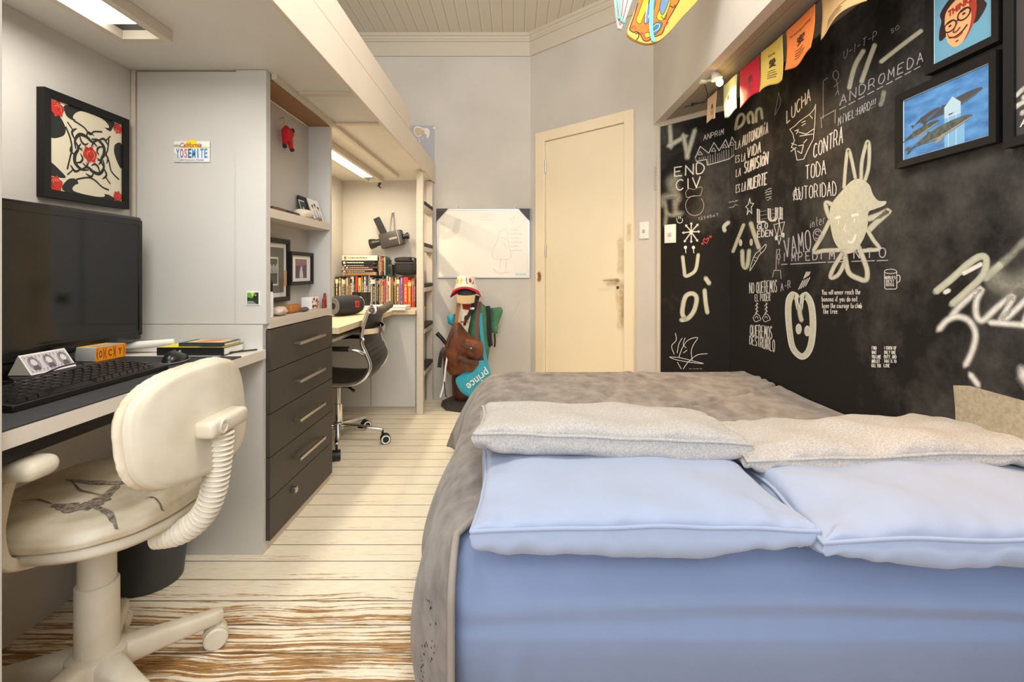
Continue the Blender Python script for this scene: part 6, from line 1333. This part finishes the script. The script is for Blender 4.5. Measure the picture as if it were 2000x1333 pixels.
# blanket: over the top, down the left side and over the foot
bl = thing('grey_blanket', 'grey velvet blanket spread over the bed and hanging down its left side', 'blanket', (.4, 2.0, ZB))
sec = smooth([(-.245, .045, 0), (-.262, .16, 0), (-.245, .28, 0), (-.205, .39, 0), (-.155, .450, 0), (-.09, .478, 0), (.02, .485, 0), (.3, .484, 0), (.6, .485, 0), (.9, .484, 0), (1.15, .486, 0), (XR - .012, .490, 0)], 10)
Y0, Y1 = 1.005, 2.745
def blanket(u, v):
    s_ = u ** .8 if False else u
    i = s_ * (len(sec) - 1); k_ = min(int(i), len(sec) - 2); p = sec[k_].lerp(sec[k_ + 1], i - k_); x, z = p.x, p.y
    y = Y0 + (Y1 + .10 - Y0) * v
    side = max(0, min(1, (-.06 - x) / .15))
    # near hem runs back on top so that the sheet shows in front of the pillows
    if v < .2: y += (1 - v / .2) * (.16 * (1 - side) ** 1.5)
    x -= side * .10 * (max(0, v - .78) / .22) ** 1.5 * max(0, min(1, (.42 - z) * 4))
    x += side * (.020 * math.sin(y * 6.2 + .6) + .012 * math.sin(y * 14 + 1)) * min(1, (0.5 - z) * 3) - side * .006 * math.exp(-((v - .012) / .012) ** 2)
    if v < .14:
        k2 = min(1, v / .14); k2 = k2 * (2 - k2); x = (1 - k2) * max(x, -.122) + k2 * x; y -= (1 - k2) * side * .035
    f_ = max(0, (v - .90) / .10)
    if f_ > 0:      # over the foot end
        y = Y0 + (Y1 + .10 - Y0) * .90 + .10 * math.sin(f_ * PI / 2); z = z - (z - .06) * (1 - math.cos(f_ * PI / 2)) ** 1.6
    elif z > .44: z += .010 * noise.noise(Vector((x * 3.2, y * 2.6, 0))) + .005 * noise.noise(Vector((x * 9, y * 7, 5)))
    # quilting seams
    if z > .43:
        for (ax, ay, bx_, by_) in ((.55, 1.9, 1.24, 2.35), (.0, 2.62, 1.24, 2.48), (.1, 1.5, .75, 2.9)):
            dx, dy = bx_ - ax, by_ - ay; l2 = dx * dx + dy * dy; t = max(0, min(1, ((x - ax) * dx + (y - ay) * dy) / l2)); dd = math.hypot(x - ax - t * dx, y - ay - t * dy)
            z -= .012 * math.exp(-(dd / .012) ** 2) - .006 * math.exp(-((dd - .03) / .025) ** 2)
    return Vector((x, y, z))
P('cover', bl, MB().grid(blanket, 150, 170), M_BLANK, recalc=False, solid=.012, sharp=80)
hem = [blanket(u / 40 * .46, .0) + Vector((-.002, -.004, .004)) for u in range(41)]
P('hem', bl, MB().tube(hem, .0085, 8), mat('hem_grey', (150, 142, 134), .9), sharp=80)
sp_ = MB(); rn = random.Random(12)
for i in range(46):
    u_, v_ = rn.uniform(.05, .22), rn.uniform(.022, .055); c_ = blanket(u_, v_); du = (blanket(u_ + .01, v_) - c_).normalized(); dv = (blanket(u_, v_ + .01) - c_).normalized(); n_ = du.cross(dv).normalized(); n_ = n_ if n_.x + n_.y < 0 else -n_; r_ = rn.uniform(.0015, .0032); c_ = c_ + n_ * .0072
    sp_.add([c_ + du * r_ * math.cos(t * PI / 4) + dv * r_ * math.sin(t * PI / 4) for t in range(8)], [tuple(range(8))])
P('mildew_spot', bl, sp_, mat('mildew', (46, 42, 38), .9), recalc=False)

# pillows
def pillow(name, label, w, d, h, loc, rx, ry, rz, m, seed, p=.36, fold=.012, piping=True, sag=0, pin=.045, under=None, group=None, up=.5, dn=.5):
    r = thing(name, label, 'pillow', loc, 0, group); r.rotation_euler = (rx, ry, rz)
    def outline(a_, b_):     # square domain with corners drawn out slightly and sides drawn in
        x = a_ * w / 2 * (1 - pin * (1 - b_ * b_)); y = b_ * d / 2 * (1 - pin * 1.2 * (1 - a_ * a_)); return x, y
    def seam(a_, b_): return .008 * noise.noise(Vector((a_ * 2.2 + seed, b_ * 2.2, 1))) + sag * (a_ * a_)
    def surf(sgn):
        def f(u, v):
            a_, b_ = math.sin((u - .5) * PI), math.sin((v - .5) * PI)
            x, y = outline(a_, b_); pe = p if sgn > 0 else p * .7; k_ = max(0, (1 - abs(a_) ** 2.6)) ** pe * max(0, (1 - abs(b_) ** 2.6)) ** pe
            ed_ = 1 - min(1, k_ * 1.3)
            z = h * k_ * (up if sgn > 0 else -dn) + seam(a_, b_)
            fo_ = fold * (1 if sgn > 0 else 1.8); z += k_ * fo_ * (noise.noise(Vector((x * 7 + seed, y * 7, sgn))) * .8) + (k_ ** .5) * ed_ * fo_ * 2.0 * (noise.noise(Vector((x * 22 + seed, y * 5 * (3 if abs(a_) > abs(b_) else 1), sgn * 3))))
            out = 1 + (.05 * math.sin(PI * min(1, k_)) if sgn < 0 else 0)
            return Vector((x * out, y * out, z))
        return f
    t_ = MB().grid(surf(1), 80, 60); b_ = MB().grid(surf(-1), 80, 60)
    obj('upper_side', t_, m, r, recalc=False, sharp=180)
    nb = obj('under_side', b_, under or m, r, recalc=False, sharp=180); nb.data.flip_normals()
    if piping:
        pts = []
        N_ = 44
        for sgn, ax_ in ((1, 0), (1, 1), (-1, 0), (-1, 1)):
            for i in range(N_):
                t = math.sin((i / N_ - .5) * PI)
                a_, c_ = ((t, -1), (1, t), (-t, 1), (-1, -t))[(ax_ if sgn > 0 else 2 + ax_)]
                x, y = outline(a_, c_); pts.append(Vector((x * 1.008, y * 1.008, seam(a_, c_))))
        obj('piping', MB().tube(pts, .0042, 8, closed=True), m, r, sharp=180)
    return r
PB = ('blue pillows at the head of the bed', 'grey pillows at the head of the bed')
pillow('bed_pillow', 'left blue pillow lying flat at the near edge of the bed', .655, .46, .140, (.246, 1.170, ZB + .080), math.radians(-1), 0, math.radians(0.5), M_PBLUE, 1.3, group=PB[0], fold=.013, up=.27, dn=.62)
pillow('bed_pillow', 'right blue pillow lying flat at the near edge of the bed by the wall', .72, .50, .140, (.940, 1.160, ZB + .072), math.radians(-1), 0, math.radians(-1.5), M_PBLUE, 7.7, group=PB[0], fold=.016, up=.33, dn=.60)
pillow('bed_pillow', 'left light grey jersey pillow lying behind and above the left blue pillow', .685, .31, .130, (.244, 1.385, ZB + .152), math.radians(-3), math.radians(2.0), math.radians(0), M_MARL, 3.1, p=.28, group=PB[1], fold=.016, up=.26, dn=.55)
pillow('bed_pillow', 'right light grey jersey pillow lying behind the right blue pillow', .74, .32, .120, (.935, 1.345, ZB + .124), math.radians(-3), math.radians(-2.0), math.radians(-1), M_MARL, 5.9, p=.36, group=PB[1], fold=.026, up=.30, dn=.45)

# ================================================================== FRAMED PICTURES ON THE BLACK WALL
XW = XR - .0005; dep = .026; XFp = XR - dep
def wall_frame(name, label, d0, d1, z0, z1, w): return frame_thing(name, label, XW, -1, d0, d1, z0, z1, w, dep)
yl, yr = yx(1748, XFp), yx(1945, XFp); zt_ = H + (CY - 187.5) * yl / F; zb_ = H + (CY - 330.4) * yl / F
r, fn = wall_frame('framed_picture', 'black framed picture of grey whales and a crystal on blue, lower of two', yr, yl, zb_, zt_, .022)
a = Art(fn, .0004); BL = mat('sea_blue', (98, 160, 222), .5, vary=.25, vscale=14, stretch=(1, 1, 3), col2=(66, 122, 186))
a.rect(0, 0, 1, 1, M_WHITE); a.rect(.012, .012, .988, .988, BL)
CRY, CRY2, CRY3 = (186, 216, 234), (132, 186, 230), (214, 232, 240)
a.poly([(.52, 0), (.74, 0), (.74, .30), (.70, .34), (.70, .62), (.61, .74), (.52, .62)], CRY2); a.poly([(.52, .45), (.70, .45), (.70, .62), (.61, .74), (.52, .62)], CRY); a.poly([(.56, .62), (.61, .74), (.67, .62)], CRY3); a.line([(.565, 0), (.565, .62)], .006, CRY3); a.line([(.65, 0), (.65, .62)], .006, CRY3)
def whale(cx_, cy_, l, ang, body, belly, fl=1):
    c, s = math.cos(ang), math.sin(ang); T_ = lambda q: [(cx_ + l * (x * c - y * s), cy_ + l * (x * s + y * c) * 1.3) for x, y in q]
    a.poly(T_([(.5, 0), (.4, .055), (.15, .095), (-.15, .085), (-.35, .03), (-.44, .005), (-.5, .05), (-.56, .03), (-.52, -.02), (-.55, -.07), (-.49, -.06), (-.43, -.02), (-.3, -.03), (-.05, -.075), (.2, -.07), (.42, -.035)]), body, True)
    a.poly(T_([(.48, -.012), (.25, -.03), (.0, -.05), (-.2, -.04), (.0, -.072), (.2, -.066), (.42, -.034)]), belly, True); a.poly(T_([(.12, -.05), (.0, -.13), (-.08, -.12), (.02, -.05)]), belly, True); a.poly(T_([(-.1, .085), (-.14, .12), (-.17, .08)]), body)
WG = mat('whale_grey', (104, 110, 104), .6, vary=.35, vscale=70, col2=(66, 74, 70)); WD = (74, 78, 84)
whale(.30, .58, .36, .30, WD, (92, 96, 100)); whale(.60, .60, .66, .22, WD, (92, 96, 100)); a.poly([(.52, .5), (.70, .5), (.70, .62), (.61, .74), (.52, .62)], CRY)
whale(.22, .38, .50, .24, WG, (150, 150, 136)); whale(.45, .26, .76, .22, WG, (156, 154, 140)); a.build('artwork', r)
yl, yr = yx(1806, XFp), yx(1950, XFp); zb_ = H + (CY - 148) * yl / F
r, fn = wall_frame('framed_picture', 'black framed poster of a smiling face with glasses on blue, upper of two', yr, yl, zb_, zb_ + .31, .022)
a = Art(fn, .0004); a.rect(0, 0, 1, 1, M_WHITE); a.rect(.012, .012, .988, .988, (110, 168, 196))
a.fn = lambda u, v, z: fn(u, v * .66, z)
HAIR, SK, SH = (52, 26, 22), (236, 178, 122), (176, 60, 40)
a.poly([(.14, .34), (.1, .5), (.14, .66), (.12, .8), (.3, .95), (.6, .98), (.85, .9), (.92, .74), (.86, .62), (.9, .52), (.82, .4), (.7, .34), (.5, .5)], HAIR, True)
a.poly([(.24, .3), (.22, .45), (.2, .6), (.24, .78), (.45, .88), (.68, .82), (.74, .62), (.72, .42), (.64, .26), (.5, .14), (.38, .13), (.3, .2)], SK, True)
a.poly([(.64, .82), (.74, .64), (.72, .42), (.64, .26), (.52, .14), (.62, .3), (.66, .5), (.62, .66)], SH, True)
for cx_ in (.3, .54): a.line([(cx_ + .105 * math.cos(t * .35), .50 + (cx_ - .3) * .3 + .085 * math.sin(t * .35)) for t in range(19)], .022, HAIR); a.disc(cx_, .505 + (cx_ - .3) * .3, .028, HAIR, .016); a.line([(cx_ - .08, .555 + (cx_ - .3) * .3), (cx_ + .07, .57 + (cx_ - .3) * .3)], .016, HAIR)
a.line([(.40, .52), (.44, .53)], .018, HAIR); a.line([(.43, .5), (.36, .39), (.41, .36), (.48, .4)], .022, (120, 56, 36), True); a.line([(.28, .33), (.38, .29), (.5, .31), (.6, .38)], .022, HAIR, True); a.line([(.34, .3), (.42, .265), (.52, .29)], .014, SH, True); a.line([(.26, .4), (.28, .34)], .014, SH); a.line([(.4, .2), (.45, .21)], .014, HAIR)
a.build('artwork', r)
q = lambda u, v: fn(u, v * .66, 0)
glyphs('THINK!', q(.27, .655), q(.66, .70) - q(.27, .655), q(.27, .76) - q(.27, .655), (-1, 0, 0), cm((176, 34, 28)), 'lettering', r, .0022, .03)
yl = yx(1959, XFp); zb_ = H + (CY - 291) * yl / F
r, fn = wall_frame('framed_picture', 'black framed dark poster with white mark cut by the right picture edge', yl - .36, yl, zb_, zb_ + .5, .024)
a = Art(fn, .0004); a.rect(0, 0, 1, 1, (64, 62, 60)); MW = paint_mat('spray_brush_white', (226, 220, 210), .95, .5, 90)
for q_ in (((.0, .225), (.08, .25), (.3, .27), (.5, .22)), ((.0, .165), (.1, .18), (.35, .17)), ((.05, .20), (.2, .21)), ((.04, .12), (.25, .11))): a.line(q_, .03, MW, True, True)
a.build('artwork', r); q = lambda u, v: fn(u, v, 0)
glyphs('A24', q(.03, .045), q(.22, .045) - q(.03, .045), q(.03, .085) - q(.03, .045), (-1, 0, 0), cm((232, 228, 220)), 'lettering', r, .0022, .01)

# ================================================================== FLAG STRING UNDER THE ALCOVE
XS = 1.06; ZF = ZS - .006
fb = thing('flag_string', 'string of six coloured cloth flags with printed lettering under the alcove ceiling', 'bunting', (XS, 2.1, ZF))
def string_z(y): return ZF - .012 - .012 * math.sin((y - 1.4) / 1.4 * PI) if 1.4 < y < 2.8 else ZF - .012
pts = [(XS, .9 + i * .05, string_z(.9 + i * .05)) for i in range(39)]
P('string', fb, MB().tube([(XS - .055, 2.93, ZF + .004)] + pts[::-1], .0022, 6), M_BLACK)
flags = [('peach', (236, 200, 164), 1382, 1401, 241, '永', ''), ('pale green', (206, 222, 176), 1413, 1440, 235, '和', ''), ('red', (206, 32, 58), 1446, 1483, 209, '福', ''), ('yellow', (222, 192, 92), 1487, 1528, 182, '愛', 'love'), ('orange', (244, 134, 62), 1535, 1593, 139, '安', 'tranquility'), ('tan', (218, 180, 124), 1603, 1700, 70, '', '')]
for i, (cn_, col, pl, pr_, pb_, ch_, wd_) in enumerate(flags):
    ya, yb = yx(pl, XS), yx(pr_, XS); zb_ = H + (CY - pb_) * ya / F; za = string_z((ya + yb) / 2)
    amp = (.007, .005, .004, .006, .007, .012)[i]
    def cloth(u, v, z=0, ya=ya, yb=yb, za=za, zb_=zb_, amp=amp, i=i):
        x = XS + amp * math.sin(u * 4.2 + i * 1.7) * (.25 + v) - .004 * v * v - z
        return Vector((x, ya + (yb - ya) * u + .012 * math.sin(v * 3 + i) * v, za + (zb_ - za) * v + .010 * v * math.sin(u * 5 + i * 2.2)))
    fo = P('flag', fb, MB().grid(cloth, 24, 24), mat('flag_' + cn_.replace(' ', '_'), col, .9, vary=.06, vscale=20), recalc=False, solid=.0012); fo['label'] = cn_ + ' flag'
    INKF = cm((44, 34, 36) if i != 2 else (110, 14, 34))
    cl = lambda u, v, z, cloth=cloth: cloth(u, 1 - v, z + .0012) - fb.location
    a = Art(cl, .0006); rn = random.Random(i)
    if i == 5:
        for k_ in range(5): a.line([(.22 + j * .05, .26 - k_ * .045 + rn.uniform(-.008, .008)) for j in range(rn.randint(8, 10))], .012, INKF)
    else:
        for k_ in range(4 if i else 4): a.line([(.3 + j * .05, .34 - k_ * .055 + rn.uniform(-.008, .008)) for j in range(rn.randint(7, 9))], .012, INKF)
    mbx = a.build('verse_print', fo); 
    def put(txt, u0, v0, u1, v1, name, bold=0.0):
        cu = bpy.data.curves.new('t', 'FONT'); cu.body = txt; cu.offset = bold; cu.resolution_u = 2
        to = bpy.data.objects.new('t', cu); COL.objects.link(to); me = bpy.data.meshes.new_from_object(to.evaluated_get(bpy.context.evaluated_depsgraph_get()))
        vs = [v.co.copy() for v in me.vertices]; fs = [list(p.vertices) for p in me.polygons]; bpy.data.objects.remove(to); bpy.data.curves.remove(cu); bpy.data.meshes.remove(me)
        if not vs: return
        X0_ = min(v.x for v in vs); X1_ = max(v.x for v in vs); Y0_ = min(v.y for v in vs); Y1_ = max(v.y for v in vs); mb = MB()
        mb.add([cl(u0 + (u1 - u0) * (v.x - X0_) / (X1_ - X0_), v0 + (v1 - v0) * (v.y - Y0_) / (Y1_ - Y0_), .0012) for v in vs], fs); obj(name, mb, INKF, fo, recalc=False)
    if ch_: put(ch_, .36, .42, .66, .62, 'glyph', .02)
    if wd_: put(wd_, .5 - .035 * len(wd_), .70, .5 + .035 * len(wd_), .77, 'word')

# ================================================================== CLIP LAMP, hung sports boards
lc = at(1404, 161, 2.42); cl_ = thing('clip_lamp', 'small lit clip lamp with warm bulb under the alcove ceiling by the flags', 'lamp', (lc.x, lc.y, ZS))
P('arm', cl_, MB().tube([(lc.x - .03, lc.y + .10, ZS - .004), (lc.x - .02, lc.y + .05, ZS - .02), (lc.x - .008, lc.y + .02, lc.z + .02)], .006, 8), M_WHITE); P('clip', cl_, R(lc.x - .055, lc.x - .015, lc.y + .085, lc.y + .12, ZS - .012, ZS - .001, .003), M_WHITE)
P('shade', cl_, MB().lathe([(.010, .042), (.015, .038), (.027, .0), (.025, .0), (.013, .035), (.0, .039)], (lc.x - .008, lc.y + .004, lc.z + .016), (-.25, .1, .96), 22, caps=False), mat('lamp_white', (244, 236, 226), .4), recalc=False)
P('bulb', cl_, ell(lc.x + .002, lc.y - .004, lc.z - .002, .017, .017, .019), emis('warm_bulb', (255, 206, 128), 12))
lamp('SPOT', 'clip_lamp_light', (lc.x + .05, lc.y - .02, lc.z - .04), (math.radians(4), math.radians(-14), 0), 75, (1.0, .62, .28), spot_size=math.radians(150), spot_blend=1.0, shadow_soft_size=.02)
n0 = at(1352, 174, 2.86); n0.z = ZS
P('lead', cl_, MB().tube(smooth([(lc.x - .035, lc.y + .1, ZS - .006), (n0.x + .06, n0.y - .07, ZS - .012), (n0.x, n0.y, ZS - .004)], 8), .002, 6), M_BLACK); P('nail', cl_, MB().tube([(n0.x, n0.y, ZS), (n0.x, n0.y, ZS - .02)], .004, 8), M_FRAME)

D = 2.1
wk = thing('flame_board', 'yellow board painted with orange flames hanging from the ceiling by turquoise cord', 'sports board', at(1285, 40, D))
pxm = D / F
poly = [at(p.x, p.y, D) for p in smooth([(x, y, 0) for x, y in ((1266, 85), (1245, 80), (1230, 71), (1225, 62), (1231, 42), (1240, 20), (1249, 0), (1280, -70), (1320, -140), (1370, -200), (1400, -205), (1410, -180), (1408, -130), (1392, -50), (1363, 0), (1331, 35), (1310, 60), (1288, 79))], 4, True)]
P('deck', wk, MB().prism([p + Vector((0, .0, 0)) for p in poly], (0, .022, 0)), mat('board_yellow', (222, 172, 78), .35), bev=.004)
a = Art(lambda u, v, z: at(u, v, D - .0002) + Vector((0, -z, 0)) - wk.location, .0006)
OR, YE, BK_ = (226, 112, 16), (240, 178, 24), (40, 30, 28)
Q = lambda *p: [(x / 3.704 + 1180, y / 3.704) for x, y in p]
fl_ = Q((245, 20), (215, 120), (190, 190), (185, 215), (215, 235), (235, 228), (262, 250), (285, 292), (320, 296), (345, 270), (380, 262), (420, 240), (440, 190), (470, 130), (500, 80), (545, 0), (620, -160), (330, -160))
a.poly(fl_, OR); a.line(fl_[:-2], 2.0, BK_, True)
for yq in (((282, 0), (250, 90), (232, 150), (262, 172), (285, 120), (318, 40), (330, -80), (300, -80)), ((395, 80), (380, 130), (420, 150), (455, 90), (480, 0), (470, -80), (420, 0)), ((280, 250), (300, 275), (335, 262), (320, 235))): a.poly(Q(*yq), YE, True); a.line(Q(*yq, yq[0]), 1.3, BK_, True)
for q, c_ in ((((330, 0), (300, 100), (290, 170), (320, 160), (350, 90), (372, 20), (370, -40)), (92, 130, 160)), (((420, -20), (400, 60), (420, 110), (450, 60), (470, -20)), (92, 130, 160)), (((345, 190), (385, 160), (420, 170), (400, 220), (360, 255), (330, 250)), (60, 110, 130))): a.poly(Q(*q), c_, True); a.line(Q(*q, q[0]), 1.2, BK_, True)
for q, c_, w in ((((350, 235), (390, 210), (400, 180), (375, 175), (350, 205)), (150, 190, 200), 1.5), (((225, 245), (245, 240), (250, 265), (232, 292)), BK_, 2), (((315, 30), (300, 120), (298, 160)), (220, 232, 240), 1.5), (((360, 0), (340, 70), (318, 130)), (214, 230, 240), 1.2), (((470, 40), (500, 55), (515, 35)), BK_, 2), (((410, 120), (440, 140), (455, 90)), BK_, 1.6), (((190, 210), (215, 190), (225, 215)), (200, 60, 40), 2.5), (((300, 290), (290, 260), (265, 235)), (200, 60, 40), 2.5), (((440, 190), (460, 165), (450, 140)), (200, 60, 40), 2.2)): a.line(Q(*q), w, c_, True)
a.build('flame_print', wk)
M_CORD = mat('turquoise_cord', (120, 210, 206), .6)
P('cord', wk, MB().tube(smooth([at(1272, -60, D - .01), at(1271, 0, D - .012), at(1270, 50, D - .012), at(1273, 75, D - .012), at(1279, 80, D - .012), at(1274, 60, D - .014), at(1275, 0, D - .012), at(1276, -100, D - .01), Vector((at(1276, 0, D).x, D, ZC))], 6), .0045, 8), M_CORD)
D2 = 2.3
wsk = thing('white_ski', 'narrow white board tip with red lines and turquoise cord hanging left of the flame board', 'sports board', at(1210, 20, D2))
P('deck', wsk, MB().prism([at(x, y, D2) for x, y in ((1200, 0), (1196, -120), (1240, -120), (1236, 0), (1222, 38), (1214, 57), (1207, 55), (1203, 30))], (0, .02, 0)), mat('ski_white', (232, 220, 210), .4), bev=.003)
a = Art(lambda u, v, z: at(u, v, D2 - .0002) + Vector((0, -z, 0)) - wsk.location, .0006)
for q in (((1205, 0), (1210, 50)), ((1217, 0), (1214, 30), (1212, 50)), ((1226, 0), (1216, 40))): a.line(q, 1.6, (176, 44, 44))
a.build('red_lines', wsk)
P('cord', wsk, MB().tube(smooth([at(1209, -40, D2 - .01), at(1211, 20, D2 - .012), at(1214, 40, D2 - .012), at(1222, 43, D2 - .012), at(1213, 36, D2 - .014), at(1204, 0, D2 - .012), Vector((at(1206, 0, D2).x, D2, ZC))], 6), .004, 8), M_CORD)
